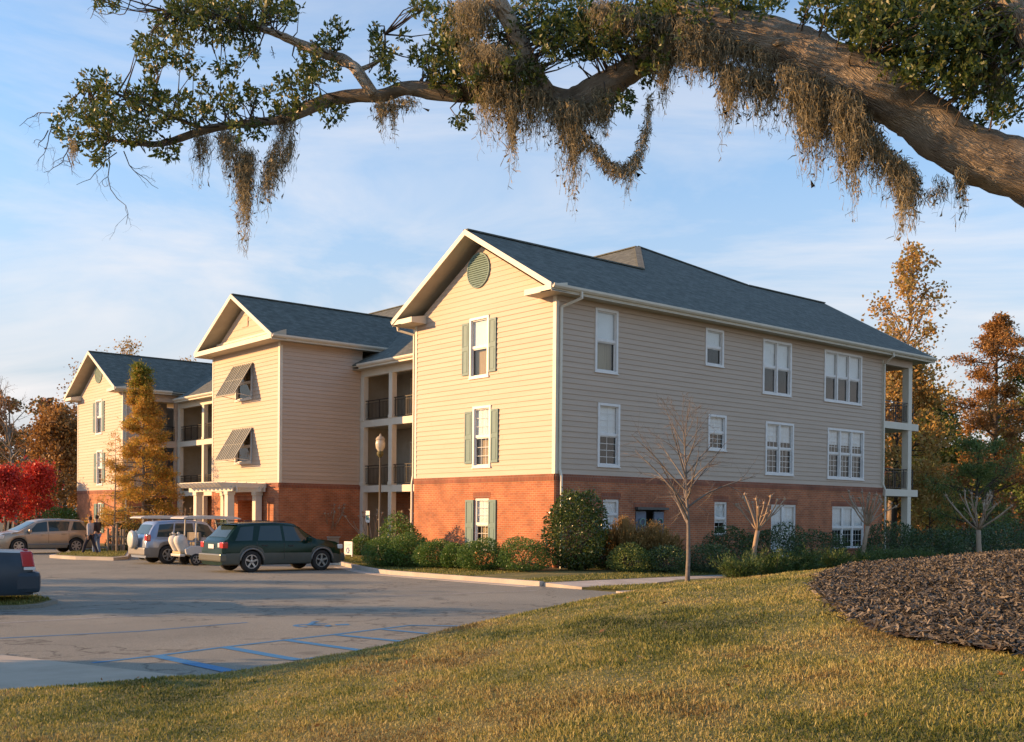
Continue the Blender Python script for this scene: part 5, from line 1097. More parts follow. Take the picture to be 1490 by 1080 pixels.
# red maples
rd=lambda r:(lambda t:r*math.sin(PI*min(1,.22+t*.72))+.2)
tree('red_maple','crimson red maple with round crown right of the pair at the left edge','tree',gloc(50,72,0,-.35),21,dict(H=4.8,r0=.10,nb=20,t0=.36,Lf=rd(1.05),el=lambda t:.55+.4*t,sub=7,subL=.45,twig=2),dict(per=5,spread=.26,size=.17,wr=.7),LM['lf_red'],LM['bark'],'red maples')
tree('red_maple','crimson red maple cut by the left picture edge','tree',gloc(8,70,0,-.35),22,dict(H=4.5,r0=.09,nb=20,t0=.34,Lf=rd(1.05),el=lambda t:.5+.4*t,sub=7,subL=.45,twig=2),dict(per=5,spread=.26,size=.17,wr=.7),LM['lf_red'],LM['bark'],'red maples')
tree('woodland_tree','brown leaved tree with pale trunk just right of the crimson maple','tree',gloc(88,92,0,-.4),23,dict(H=10.2,r0=.2,nb=30,t0=.2,Lf=rd(2.8),el=lambda t:.5+.4*t,sub=6,subL=.45,twig=2),dict(per=9,spread=.42,size=.26,wr=.7),LM['lf_rust'],LM['bark'])
def bare(label,loc,seed,H,r=.16,w_=2.6,leaf=None,per=0,name='bare_tree',sp=.3,ls=.2,t0=.35,nb=20,el=lambda t:.6+.5*t,group=None,bark=None):
    return tree(name,label,'tree',loc,seed,dict(H=H,r0=r,nb=nb,t0=t0,Lf=rd(w_),el=el,sub=6,subL=.5,twig=3,minr=.014),dict(per=per,spread=sp,size=ls,wr=.7) if leaf else None,leaf,bark or LM['bark'],group)
bare('bare grey tree rising above the brown wood at far left','' or gloc(22,100,0,-.4),31,14.2,r=.2,w_=3)
bare('leaning bare tree with a few pinkish leaves left of the far gable',gloc(112,95,0,-.4),32,14.4,r=.2,w_=3.2,leaf=LM['lf_rust'],per=2)
bare('sparse orange topped tree peeping over the ridge of the far wing',gloc(150,105,0,-.4),33,18.6,r=.22,w_=2.0,leaf=LM['lf_tan'],per=1,t0=.6)
bare('small tree top peeping over the ridge near the middle gable',gloc(263,118,0,-.4),34,18.2,r=.25,w_=1.5,leaf=LM['lf_tan'],per=2,t0=.7)
# woods: uncountable mass left and right
def woods(name,label,spots,seed,mat_=None):
    rng=np.random.default_rng(seed); Vs=[];Fs=[];Rn=[];mb=MB()
    o=0
    for (u,d,H,w_,tone) in spots:
        p=at(u,757,d); x,y=float(p[0]),float(p[1]); n=1900; th=rng.uniform(0,2*PI,n); ph=rng.uniform(-1,1,n)
        nb=16; cb=np.stack([rng.normal(0,.42,nb)*w_,rng.normal(0,.42,nb)*w_,H*(.18+.8*rng.uniform(0,1,nb))],1); rb=w_*rng.uniform(.22,.42,nb); rb*=1.15-.5*cb[:,2]/H
        k=rng.integers(0,nb,n); v=rng.normal(size=(n,3)); v/=np.linalg.norm(v,axis=1)[:,None]; P=cb[k]+v*(rb[k]*rng.uniform(.55,1.05,n))[:,None]*[1,1,.8]; P+=[x,y,-1.5]
        V,F=leafgeo(rng,P,.34,.8); Vs.append(V);Fs.append(F+o);o+=len(V); Rn.append(np.clip(tone+rng.normal(0,.13,nb)[k]+rng.normal(0,.10,n),0,1))
        for m in range(2): mb.tube([(x+rng.normal(0,.3)*w_,y+rng.normal(0,.3)*w_,-2),(x+rng.normal(0,.2)*w_,y,H*.4),(x+rng.normal(0,.3)*w_,y,H*.8)],[.2,.14,.05],5)
    o_=npmesh(name,np.concatenate(Vs),np.concatenate(Fs),LM['lf_wood'],rnd=np.concatenate(Rn),kind='stuff'); tag(o_,label,'woods'); 
    tag(mb.build('woodland_trunks',LM['bark'],kind='stuff',recalc=False),label.split(' mixed')[0]+' seen as massed trunks','woods')
r_=np.random.default_rng(3)
woods('woodland','dense brown and green autumn wood mixed behind the car park at far left',[(float(u),float(d),float(h),float(w_),float(tn)) for u,d,h,w_,tn in zip(r_.uniform(-260,150,34),r_.uniform(98,150,34),r_.uniform(12,18.,34),r_.uniform(3,5,34),r_.choice([.1,.3,.42,.5,.58,.7],34))],5)
woods('woodland','dense rust and green autumn wood mixed behind the right end of the building',[(float(u),float(d),float(h),float(w_),float(tn)) for u,d,h,w_,tn in zip(np.concatenate([r_.uniform(1285,1520,26),r_.uniform(1500,1800,14)]),r_.uniform(82,130,40),r_.uniform(7.5,13,40),r_.uniform(3,5,40),r_.choice([.02,.1,.2,.45,.5,.7],40))],6)
# right hand trees
tree('sycamore_tree','tall thin tree with sparse tan orange leaves towering behind the right roof end','tree',gloc(1296,76,0,-.3),41,dict(H=20.6,r0=.26,nb=44,t0=.28,Lf=lambda t:2.9*math.sin(PI*min(1,.30+t*.66))**.8+.3,el=lambda t:.75+.35*t,sub=7,subL=.45,twig=2,minr=.012),dict(per=2,spread=.26,size=.24,wr=.8),LM['lf_tan'],LM['bark'])
tree('cypress_tree','broad rust red cypress with layered branches right of the porch','tree',gloc(1432,70,0,-.3),42,dict(H=15.2,r0=.3,nb=46,t0=.22,Lf=lambda t:3.5*(1-t)**.55*(.7+.35*math.sin(t*19))+.3,el=lambda t:.12+.35*t,sub=7,subL=.4,twig=2,wob=.08,minr=.012),dict(per=9,spread=.24,size=.22,wr=.35,flat=.45),LM['lf_rust'],LM['barkd'])
tree('green_tree','low spreading green tree beneath the rust red cypress','tree',gloc(1418,58,0,-.2),43,dict(H=5.9,r0=.14,nb=22,t0=.12,Lf=lambda t:3.1*(1-t)**.5*(.7+.3*math.sin(t*17))+.3,el=lambda t:.2+.45*t,sub=7,subL=.42,twig=2),dict(per=9,spread=.2,size=.15,wr=.35,flat=.5),LM['lf_green'],LM['barkd'])
tree('orange_tree','small glowing orange tree tucked beside the porch post','tree',gloc(1352,64,0,-.2),44,dict(H=3.9,r0=.07,nb=18,t0=.12,Lf=rd(1.3),el=lambda t:.4+.5*t,sub=6,subL=.45,twig=1),dict(per=10,spread=.2,size=.16,wr=.6),LM['lf_tan'],LM['barkd'])
tree('yellow_tree','olive yellow tree seen through the porch openings','tree',gloc(1300,66,0,-.2),45,dict(H=11.5,r0=.2,nb=34,t0=.2,Lf=rd(3.0),el=lambda t:.4+.5*t,sub=7,subL=.45,twig=2),dict(per=8,spread=.34,size=.24,wr=.6),LM['lf_tan'],LM['barkd'])
tree('green_tree','green crown at the right picture edge beside the rust red cypress','tree',gloc(1500,74,0,-.3),46,dict(H=12.6,r0=.2,nb=34,t0=.2,Lf=rd(2.9),el=lambda t:.4+.5*t,sub=7,subL=.45,twig=2),dict(per=8,spread=.34,size=.24,wr=.6),LM['lf_green'],LM['barkd'])
tree('oak_tree','dull green tree between the porch and the rust red cypress','tree',gloc(1362,80,0,-.3),47,dict(H=10.2,r0=.2,nb=32,t0=.2,Lf=rd(2.7),el=lambda t:.4+.5*t,sub=7,subL=.45,twig=2),dict(per=8,spread=.36,size=.26,wr=.6),LM['lf_green'],LM['barkd'])
# bare sapling by the walk
tree('bare_sapling','leafless young tree with a thin grey trunk in a mulch ring beside the walk','tree',(-1.05,-6.59,-.19),51,dict(H=4.7,r0=.07,nb=26,t0=.36,Lf=lambda t:2.0*(1-t)**.6+.3,el=lambda t:.62+.5*t,sub=6,subL=.40,twig=4,wob=.07,trunkwob=.02,minr=.0055,rb=.24),None,None,LM['barkg'])
mb=MB(); n=30; P=[(-1.05+.95*math.cos(2*PI*i/n)*(1+.08*math.sin(5*i)),-6.59+.75*math.sin(2*PI*i/n),zl(-6.6)+.07) for i in range(n)]; mb.prism(P,(0,0,-.05)); mb.build('mulch_ring',MT['mulch'],kind='structure')
# pollarded crape myrtles
def crape(label,loc,seed,H=2.7,trunk=1.25,r=.085,arms=12,stems=1,spread=.75,m=None):
    rng=np.random.default_rng(seed); t=thing('crape_myrtle',label,'tree',loc,0,'pollarded crape myrtles'); mb=MB()
    for s in range(stems):
        d0=Vector((0,0,1)) if stems==1 else rdir(rng,s*2*PI/stems+.4,1.25)
        if stems==1: P,Rr,d=limb(rng,Vector((0,0,-.05)),d0,trunk,r,6,.03,0,.85); mb.tube(P,Rr,10); base=P[-1]
        else: base=Vector((.05*s,.03*s,0)); d=d0
        for a in range(arms):
            dd=rdir(rng,a*2*PI/arms+rng.normal(0,.3),(.72+.6*((a*5)%12)/12) if stems==1 else rng.uniform(1.,1.45)); L=(H-(trunk if stems==1 else 0))*rng.uniform(.78,1.05)/max(.78,dd.z)
            Q,Qr,_=limb(rng,base.copy(),dd,L*.95,(r if stems==1 else r*.8)*.34,6,.10,.05,.7); mb.tube(Q,Qr,6)
            k=Q[-1]; mb.lathe([(.001,-.05),(.042,-.02),(.05,.02),(.03,.06),(.001,.07)],8,tuple(k))
            for w_ in range(3): T,Tr,_=limb(rng,k.copy(),rdir(rng,rng.uniform(0,6),rng.uniform(.2,1.3)),rng.uniform(.08,.2),.012,2,.2,0,.5); mb.tube(T,Tr,4)
            if rng.uniform()<.9: q=Q[rng.integers(2,4)]; S,Sr,_=limb(rng,q.copy(),(Vector((dd.x,dd.y,.8))+Vector(rng.normal(0,.4,3))).normalized(),L*.45,Qr[3]*.7,4,.1,.1,.6); mb.tube(S,Sr,5); mb.lathe([(.001,-.04),(.035,0),(.001,.05)],7,tuple(S[-1]))
    mb.build('trunk',m or LM['barkp'],t,recalc=False); return t
crape('pollarded crape myrtle with knobbly pale arms, right of the bare sapling',gloc(1096,35.5,0,-.12),61,H=2.55,trunk=1.45)
crape('pollarded crape myrtle in front of the three part ground floor window',gloc(1256,39,0,-.05),62,H=2.75,trunk=1.55)
crape('pollarded crape myrtle standing alone beyond the porch at the right',gloc(1427,41,0,.0),63,H=2.8,trunk=1.35,r=.10)
crape('cut back crape stems rising from the pale square planter',gloc(482,50,.75),64,H=1.55,arms=5,stems=3,r=.06)
crape('cut back crape stems left of the lamp post in the shade of the galleries',gloc(541,48.5),65,H=2.0,arms=4,stems=3,r=.06)
crape('cut back crape stems beside the sunlit brick corner of the near gable',gloc(598,46.5),66,H=2.0,arms=3,stems=2,r=.055)
crape('cut back crape stems behind the rear cart canopy, left one of two',gloc(236,58,0,-.2),67,H=2.5,arms=4,stems=3,r=.06)
crape('cut back crape stems left of the pergola, right one of two',gloc(262,57.5,0,-.2),68,H=2.4,arms=4,stems=2,r=.06)
px,py,pz_=gloc(482,50); t=thing('planter','pale square tapered planter holding cut back crape stems','planter',(px,py,pz_))
mb=MB(); mb.prism([(-.24,-.24,0),(.24,-.24,0),(.3,-.3,.72),(-.3,-.3,.72)][:0] or [(-.27,-.27,.0),(.27,-.27,.0),(.27,.27,.0),(-.27,.27,.0)],(0,0,.7)); mb.box(-.31,.31,-.31,.31,.7,.78); mb.build('tub',MT['sidewalk'],t,bevel=.01)
mb=MB(); mb.box(-.26,.26,-.26,.26,.76,.792); mb.build('potting_soil',MT['soil'],t)
# shrubs
def shrub(name,label,u,v,d,w_,h,mt_,seed,n=4200,ls=.055,group=None,wr=.6,depth=None,lump=.12,loc=None,up=0.):
    lump=max(lump,.26)
    rng=np.random.default_rng(seed); depth=depth or w_
    if loc is None:
        p=at(u,v,d); loc=(float(p[0]),float(p[1]),0); loc=(loc[0],loc[1],(gzf(loc[0],loc[1]) if loc[0]>curbx(loc[1]) else zl(loc[1]))-.02)
    v_=rng.normal(size=(n,3)); v_/=np.linalg.norm(v_,axis=1)[:,None]; v_[:,2]=np.where(rng.uniform(0,1,n)<.62,np.abs(v_[:,2]),-.62*np.abs(v_[:,2]))
    k=rng.normal(0,1,(14,3)); k/=np.linalg.norm(k,axis=1)[:,None]; lob=(1+lump*np.max(np.clip(v_@k.T-.75,0,1)*4-.3,axis=1)); rr=lob*(1-.45*rng.uniform(0,1,n)**2)
    rr=rr*np.where(rng.uniform(0,1,n)<.05,rng.uniform(1,1.16,n),1); P=v_*rr[:,None]*[w_/2,depth/2,h*.62]; P[:,2]+=h*.36; P[:,2]=np.maximum(P[:,2],.02+rng.uniform(0,.12,n))
    V,F=leafgeo(rng,P,ls,wr,D=v_*.6+np.array([0,0,up])); rn=np.clip(rng.uniform(0,1,n)*.7+.3*(lob-1)/lump*.5+.1,0,1)
    t=thing(name,label,'shrub',loc,0,group); mb=MB()
    for a in range(6): mb.tube([(0,0,-.05),tuple(Vector((math.cos(a),math.sin(a),0))*w_*.15+Vector((0,0,h*.35))),tuple(Vector((math.cos(a+.3)*w_*.3,math.sin(a+.3)*depth*.3,h*.7)))],[.03,.02,.008],5)
    mb.build('stem',LM['barkd'],t,recalc=False); npmesh('foliage',V,F,mt_,rnd=rn,parent=t); return t
HG='clipped boxwood mounds along the gable front'
for i,(u,v,d,w_,h,lb) in enumerate([(562,824,37.6,1.5,1.05,'boxwood mound at the left tip of the row, next to the notice board'),(597,824,37.2,1.5,1.1,'boxwood mound second from the left tip of the row below the near gable'),(634,828,36.2,1.4,.95,'boxwood mound left of the green shuttered ground floor window'),(665,830,35.6,1.1,.8,'small boxwood mound between the long mounds and the window'),(701,834,34.4,1.45,.98,'round boxwood mound directly under the green shuttered window'),(762,838,33.8,1.75,1.0,'wide round boxwood mound just left of the tall holly')]):
    shrub('boxwood_shrub',lb,u,v,d,w_,h,LM['lf_box'],70+i,n=9500,ls=.05,group=HG)
shrub('yellow_shrub','taller loose yellow green shrub behind the left end of the boxwood row',583,815,39.5,1.5,1.75,LM['lf_box'],80,n=3600,ls=.08,lump=.3)
shrub('holly_shrub','large dense glossy holly at the near building corner','' and 0 or 838,835,34.4,1.85,2.62,LM['lf_holly'],81,n=9500,ls=.085)
shrub('green_shrub','round bright green shrub left of the far wing behind the beige SUV',92,780,71,2.5,2.4,LM['lf_box'],82,n=5000,ls=.12,loc=gloc(92,71,0,-.35))
shrub('boxwood_shrub','low rounded dark shrub right of the holly under the straw plumes',918,838,33.6,1.35,.85,LM['lf_green'],83,n=4200)
shrub('boxwood_shrub','low rounded dark shrub just left of the bare sapling trunk',968,838,33.8,1.4,.85,LM['lf_dark'],84,n=4200)
shrub('boxwood_shrub','low dark shrub just right of the bare sapling trunk',1032,836,34.5,1.6,.9,LM['lf_dark'],85,n=4200)
shrub('dark_shrub','dark shrub in front of the small ground floor window',1062,830,36.5,1.7,1.35,LM['lf_dark'],86,n=4600,ls=.07,lump=.3)
shrub('dark_shrub','dark spreading shrub below the garden door',1130,825,37.5,2.2,1.5,LM['lf_dark'],87,n=5200,ls=.07,lump=.3)
shrub('dark_shrub','dark low shrub against the brick between garden door and three part window',1190,815,41,2.2,1.2,LM['lf_dark'],88,n=4600,ls=.07,lump=.3)
shrub('dark_shrub','dark bushy shrub at the foot of the far downspout',1300,812,44,2.4,1.5,LM['lf_dark'],89,n=5200,ls=.08,lump=.3)
shrub('dark_shrub','dark bushy shrub beyond the porch post',1350,810,46,2.6,1.25,LM['lf_dark'],90,n=5200,ls=.08,lump=.3)
shrub('dark_shrub','dark shrub bank at the right beneath the green tree',1430,806,48,5.0,1.3,LM['lf_dark'],91,n=7000,ls=.09,lump=.3)
shrub('dark_shrub','dark shrub behind the wooden stake fence',182,795,54,1.9,1.5,LM['lf_dark'],92,n=3600,ls=.08,lump=.3,loc=gloc(184,54.5,0,-.3))
shrub('green_shrub','leafy green shrub behind the notice board',524,812,47.5,1.1,.85,LM['lf_box'],93,n=2600,ls=.07)
shrub('green_shrub','small green shrub beside the left parking sign post',455,800,50.5,1.2,1.25,LM['lf_box'],94,n=2600,ls=.07)
shrub('dark_shrub','dark shrub between the holly and the straw plumes',880,834,35.4,1.5,1.3,LM['lf_dark'],95,n=4600,ls=.07,lump=.3)
shrub('dark_shrub','dark shrub bank at the right picture edge',1500,806,50,5.0,1.6,LM['lf_dark'],96,n=7000,ls=.09,lump=.3)
# straw coloured ornamental grass
def plume(label,u,d,w_,h,seed,n=1500):
    rng=np.random.default_rng(seed); p=at(u,835,d); x,y=float(p[0]),float(p[1]); z=gzf(x,y); t=thing('ornamental_grass',label,'grass clump',(x,y,z),0,'straw plumed grasses')
    a=rng.uniform(0,2*PI,n); r0=rng.uniform(0,.18,n); L=h*rng.uniform(.5,1.1,n); tl=rng.uniform(0,1,n)**1.3*w_*.6; L=L*(1-.35*tl/(w_*.6)); B=np.stack([np.cos(a)*r0,np.sin(a)*r0,0*a],1); T=np.stack([np.cos(a)*(r0+tl),np.sin(a)*(r0+tl),L],1); M=B*.4+T*.6+np.stack([0*a,0*a,L*.12],1)
    S=np.stack([-np.sin(a+rng.normal(0,1,n)),np.cos(a),0*a],1)*.008
    V=np.stack([B-S,B+S,M+S,T+S*rng.uniform(.3,3,n)[:,None],T-S*.5+[0,0,.05],M-S],1).reshape(-1,3); npmesh('leaf_blades',V,np.arange(6*n).reshape(n,6),LM['lf_plume'],rnd=np.clip(L/h*.8-.1+rng.normal(0,.12,n),0,1),parent=t)
    Q=T[rng.uniform(0,1,n)<.35]; V,F=leafgeo(rng,np.repeat(Q,5,0)+rng.normal(0,.05,(len(Q)*5,3)),.07,.35,D=np.array([[0,0,1.]])); npmesh('plume',V,F,LM['lf_plume'],rnd=rng.uniform(.5,1,len(F)),parent=t)
plume('straw plumed grass clump right of the holly under the small window',908,35.2,1.5,1.55,101)
plume('straw plumed grass clump in front of the blue grey service door',950,35.6,1.5,1.45,102)
# junipers: spiky low mass
def juniper(label,u,d,w_,h,seed):
    rng=np.random.default_rng(seed); p=at(u,835,d); x,y=float(p[0]),float(p[1]); t=thing('juniper',label,'shrub',(x,y,gzf(x,y)-.02),0,'spreading junipers along the bed'); A=[];mb=MB()
    for b in range(46):
        az=rng.uniform(0,2*PI); q=Vector((rng.uniform(-.5,.5)*w_*.6*math.sin(YAW),-rng.uniform(-.5,.5)*w_*.6*math.cos(YAW)*0+rng.normal(0,.15),0)); P,Rr,dd=limb(rng,q,rdir(rng,az,rng.uniform(.35,1.1)),w_*.36*rng.uniform(.7,1.25),.012,5,.08,.03,.3); 
        P=[Vector((a.x,a.y,min(a.z,h*1.3))) for a in P]; mb.tube(P,Rr,4,caps=False); A+=[(a,dd,0) for a in P[1:]]
    mb.build('stem',LM['barkd'],t,recalc=False); V,F,rn=leafy(rng,A,26,.075,.095,wr=.22,dirw=1.2); npmesh('foliage',V,F,LM['lf_juni'],rnd=rn,parent=t)
for i,(u,d,w_,h,lb) in enumerate([(1082,32.5,1.7,.5,'low spiky juniper at the left tip of the bed, reaching over the walk'),(1122,33.5,1.9,.6,'spiky juniper right of the first pollarded crape myrtle'),(1165,34.5,2.0,.65,'spiky juniper below the garden door'),(1208,35.5,2.0,.65,'spiky juniper between the garden door and the second pollarded crape myrtle'),(1252,36.3,2.0,.6,'spiky juniper at the foot of the second pollarded crape myrtle'),(1295,37.2,2.0,.6,'spiky juniper below the far downspout'),(1335,38,2.0,.55,'spiky juniper at the right end of the bed')]): juniper(lb,u,d,w_,h,110+i)
# ================================================================ LIVE OAK in the foreground
D0=9.0
def oak():
    rng=np.random.default_rng(77); t=thing('live_oak','old live oak reaching across the top of the view from the right, gnarled sunlit limb','tree',(0,0,0)); px=lambda u,v,d: Vector(at(u,v,d))
    def lim(name,pts,sides=14,seedwob=.0,kn=0):
        # pts: (u,v,depth,radius_px)
        P=[px(u,v,d) for u,v,d,r in pts]; Rr=[r*d/FPX for u,v,d,r in pts]
        # catmull-rom refine
        Q=[];S=[]
        for i in range(len(P)-1):
            p0,p1,p2,p3=P[max(i-1,0)],P[i],P[i+1],P[min(i+2,len(P)-1)]; m=6
            for k in range(m):
                f=k/m; Q.append(.5*((2*p1)+(p2-p0)*f+(2*p0-5*p1+4*p2-p3)*f*f+(3*p1-p0-3*p2+p3)*f**3)); S.append((Rr[i]*(1-f)+Rr[i+1]*f)*(1+rng.normal(0,.03)))
        Q.append(P[-1]);S.append(Rr[-1]); mb=MB(); mb.tube(Q,S,sides)
        v=np.array(mb.v); nv=v.copy(); 
        for ax in range(3): nv[:,ax]+=.016*np.sin(v[:,0]*23+v[:,1]*17+ax*2.)*np.sin(v[:,2]*19+ax)*min(1,S[0]/.12)
        mb.v=[tuple(a) for a in nv]; nbase=len(nv); ln=np.concatenate([[0],np.cumsum([(Q[i+1]-Q[i]).length for i in range(len(Q)-1)])])
        for k in range(kn):
            i=rng.integers(2,len(Q)-2); dd=Vector(rng.normal(size=3)).normalized(); c=Q[i]+dd*S[i]*.86; mb.lathe([(.001,-S[i]*.25),(S[i]*.3,-S[i]*.1),(S[i]*.32,S[i]*.08),(.001,S[i]*.22)],8,tuple(c))
        o=mb.build(name,MT['oakbark'],t,recalc=False); me=o.data; uvl=me.uv_layers.new(name='UVMap'); dd_=uvl.data
        for p in me.polygons:
            js=[me.loops[li].vertex_index for li in p.loop_indices]; wrap=max(js)<nbase and any(j%sides==0 for j in js) and any(j%sides==sides-1 for j in js)
            for li,j in zip(p.loop_indices,js):
                if j<nbase: i,k=divmod(j,sides); dd_[li].uv=(ln[i],(k+(sides if wrap and k==0 else 0))/sides*2*PI*max(S[0]*.6,.03))
                else: co=me.vertices[j].co; dd_[li].uv=(co.x,co.z)
        return Q,S
    L1=lim('trunk',[(2150,1750,8.2,150),(2080,1350,8.3,118),(2000,900,8.5,100),(1880,560,8.7,84),(1700,370,8.8,66),(1580,298,8.9,44),(1490,251,8.9,40),(1400,216,9,38),(1330,165,9.1,36),(1270,125,9.1,36),(1210,97,9.2,34),(1150,70,9.3,33),(1090,50,9.4,31),(1030,42,9.5,28),(985,62,9.6,25),(926,96,9.7,19),(870,130,9.8,20),(829,150,9.9,19),(778,136,10,15),(700,136,10.1,13),(640,133,10.2,11),(590,129,10.3,9),(557,138,10.3,9),(520,139,10.4,8),(470,148,10.5,8),(420,171,10.6,8),(369,178,10.7,7),(329,183,10.8,6),(292,191,10.9,5),(235,208,11,4),(190,210,11,3),(160,203,11.1,1.6)],20,kn=26)
    L2=lim('limb',[(545,138,10.3,8),(520,104,10.3,8),(500,87,10.4,8),(470,77,10.4,7),(436,64,10.5,6.5),(396,47,10.5,5.5),(369,37,10.6,5),(335,26,10.6,4),(302,20,10.7,3),(240,15,10.8,1.5)],10)
    L3=lim('limb',[(800,140,9.95,13),(770,90,9.9,12),(741,33,9.8,12),(715,-10,9.7,12),(680,-60,9.7,13)],10)
    L4=lim('limb',[(1700,370,8.8,40),(1620,230,8.7,36),(1540,110,8.6,26),(1490,40,8.6,20),(1455,-30,8.6,18),(1400,-160,8.6,15)],12)
    L5=lim('limb',[(1268,90,9.1,7),(1275,60,9.1,5),(1288,10,9.2,4),(1300,-40,9.2,4)],7)
    L6=lim('limb',[(1030,35,9.5,20),(960,-20,9.6,16),(900,-70,9.7,14)],10)
    L7=lim('limb',[(300,190,10.9,3.5),(240,165,10.9,3),(180,140,11,2),(130,125,11,1.2)],6)
    L8=lim('limb',[(520,104,10.3,4),(555,85,10.3,2.5),(560,50,10.3,1.5)],6)
    LL=[L1,L2,L3,L4,L5,L6,L7,L8]
    # leaf clumps: u,v,ru,rv,depth,weight
    B=[(157,5,25,12),(302,33,85,34),(235,70,42,28),(275,97,17,17),(218,110,11,17),(335,14,100,28),(366,72,18,14),(410,15,27,18),(145,122,33,17),(117,180,40,38),(145,215,18,22),(168,160,50,28),(215,145,30,20),(270,165,45,26),(240,217,20,16),(330,100,20,15),(299,130,12,12),(345,145,34,22),(362,188,33,14),(420,145,36,32),(462,92,33,36),(483,160,20,18),(485,48,18,16),(190,190,45,22),
       (547,47,10,14),(557,80,20,22),(584,52,8,8),(564,117,16,10),(617,17,22,20),(610,84,15,14),(648,84,32,45),(661,40,25,35),(641,114,22,20),(700,74,50,50),(735,100,45,35),(688,128,30,22),(671,171,14,14),(762,110,35,26),(708,140,25,14),(802,27,70,38),(835,57,60,35),(869,50,40,40),(919,40,60,38),(936,77,30,28),(902,144,28,18),(940,110,10,16),(970,27,50,38),(1020,5,60,25),
       (1342,40,130,50),(1225,18,60,28),(1275,54,45,30),(1376,85,70,50),(1443,84,50,60),(1462,151,28,30),(1400,134,25,25),(1476,44,30,45),(1393,171,10,9),(1423,181,12,8),(1090,8,60,18),(1330,100,60,25),(1310,10,90,30),(1440,10,70,40)]
    V0=[];C0=[]; allP=np.array([list(q) for L in LL for q in L[0]]); tw=MB()
    for (u,v,ru,rv) in B:
        dref=np.interp(u,[100,600,1000,1400],[11,10.2,9.6,8.9]); n=max(3,int(ru*rv*PI/46)); 
        for k in range(n):
            r=math.sqrt(rng.uniform(0,1)); a=rng.uniform(0,2*PI); dp=dref+rng.normal(0,.32)*min(1,ru/35)+.05; c=at(u+ru*r*math.cos(a),v+rv*r*math.sin(a),dp); j=np.argmin(((allP-c)**2).sum(1)); ax=Vector(c-allP[j]); 
            if ax.length<1e-3: ax=Vector((0,0,1))
            dd=(ax.normalized()+Vector((0,0,.35))+Vector(rng.normal(0,.5,3))).normalized()
            V0.append((c,dd))
            if rng.uniform()<.22 and ax.length<.8:
                A0=Vector(allP[j]); mid=A0.lerp(Vector(c),.5)+Vector(rng.normal(0,.05,3)); tw.tube([A0,mid,Vector(c)],[.010,.006,.003],4,caps=False)
    tw.build('twigs',LM['barkd'],t,recalc=False)
    # each tuft: 11 leaves in a loose rosette along a short shoot
    P=[];D=[];K=11; cl=[]
    for c,dd in V0:
        rr=rng.uniform(0,1)
        for k in range(K):
            f=k/K; q=Vector(c)+dd*(.085*f-.03)+Vector(rng.normal(0,.012,3)); sd=Vector(rng.normal(size=3)); sd=(sd-dd*sd.dot(dd)).normalized(); P.append(q); D.append((dd*(.35+.8*f)+sd*(1.1-.6*f))); cl.append(rr)
    P=np.array([list(p) for p in P]);D=np.array([list(d) for d in D])*1.6
    V,F=leafgeo(rng,P,.051,.46,D=D,fold=.06); rn=np.clip(np.array(cl)*.45+rng.uniform(0,.55,len(cl)),0,1); npmesh('crown',V,F,LM['lf_oak'],rnd=rn,parent=t)
    print('oak leaves',len(F))
    # bare hanging twigs at the left end
    def tw2(p,d,L,r,dep,mb):
        Q,Rr,dd=limb(rng,p,d,L,r,7,.26,-.05,.35); mb.tube(Q,Rr,5,caps=False)
        if dep>0:
            for k in (2,3,4,5,6):
                if rng.uniform()<.6: tw2(Q[k].copy(),(dd+Vector(rng.normal(0,.8,3))).normalized(),L*.5*rng.uniform(.6,1.2),Rr[k]*.7,dep-1,mb)
    rt=Vector(_R2);dn=Vector(-_U2)
    for (u,v,du,dv,L) in ((158,222,.15,1,.85),(170,222,-.5,1,.55),(180,220,.35,1,.5),(100,215,-.2,1,.5),(75,180,-.5,.8,.45),(78,165,-1,-.5,.45),(70,190,-.3,1,.35),(190,0,-.05,1,.55),(205,0,.5,1,.35),(165,12,-1,.2,.42),(225,-5,-.5,1,.3),(98,225,.2,1,.3),(395,68,.0,1,.15)):
        mb=MB(); tw2(Vector(at(u,v,11)),(rt*du+dn*dv).normalized(),L,.006,2,mb); mb.build('bare_twig',LM['barkd'],t,recalc=False)
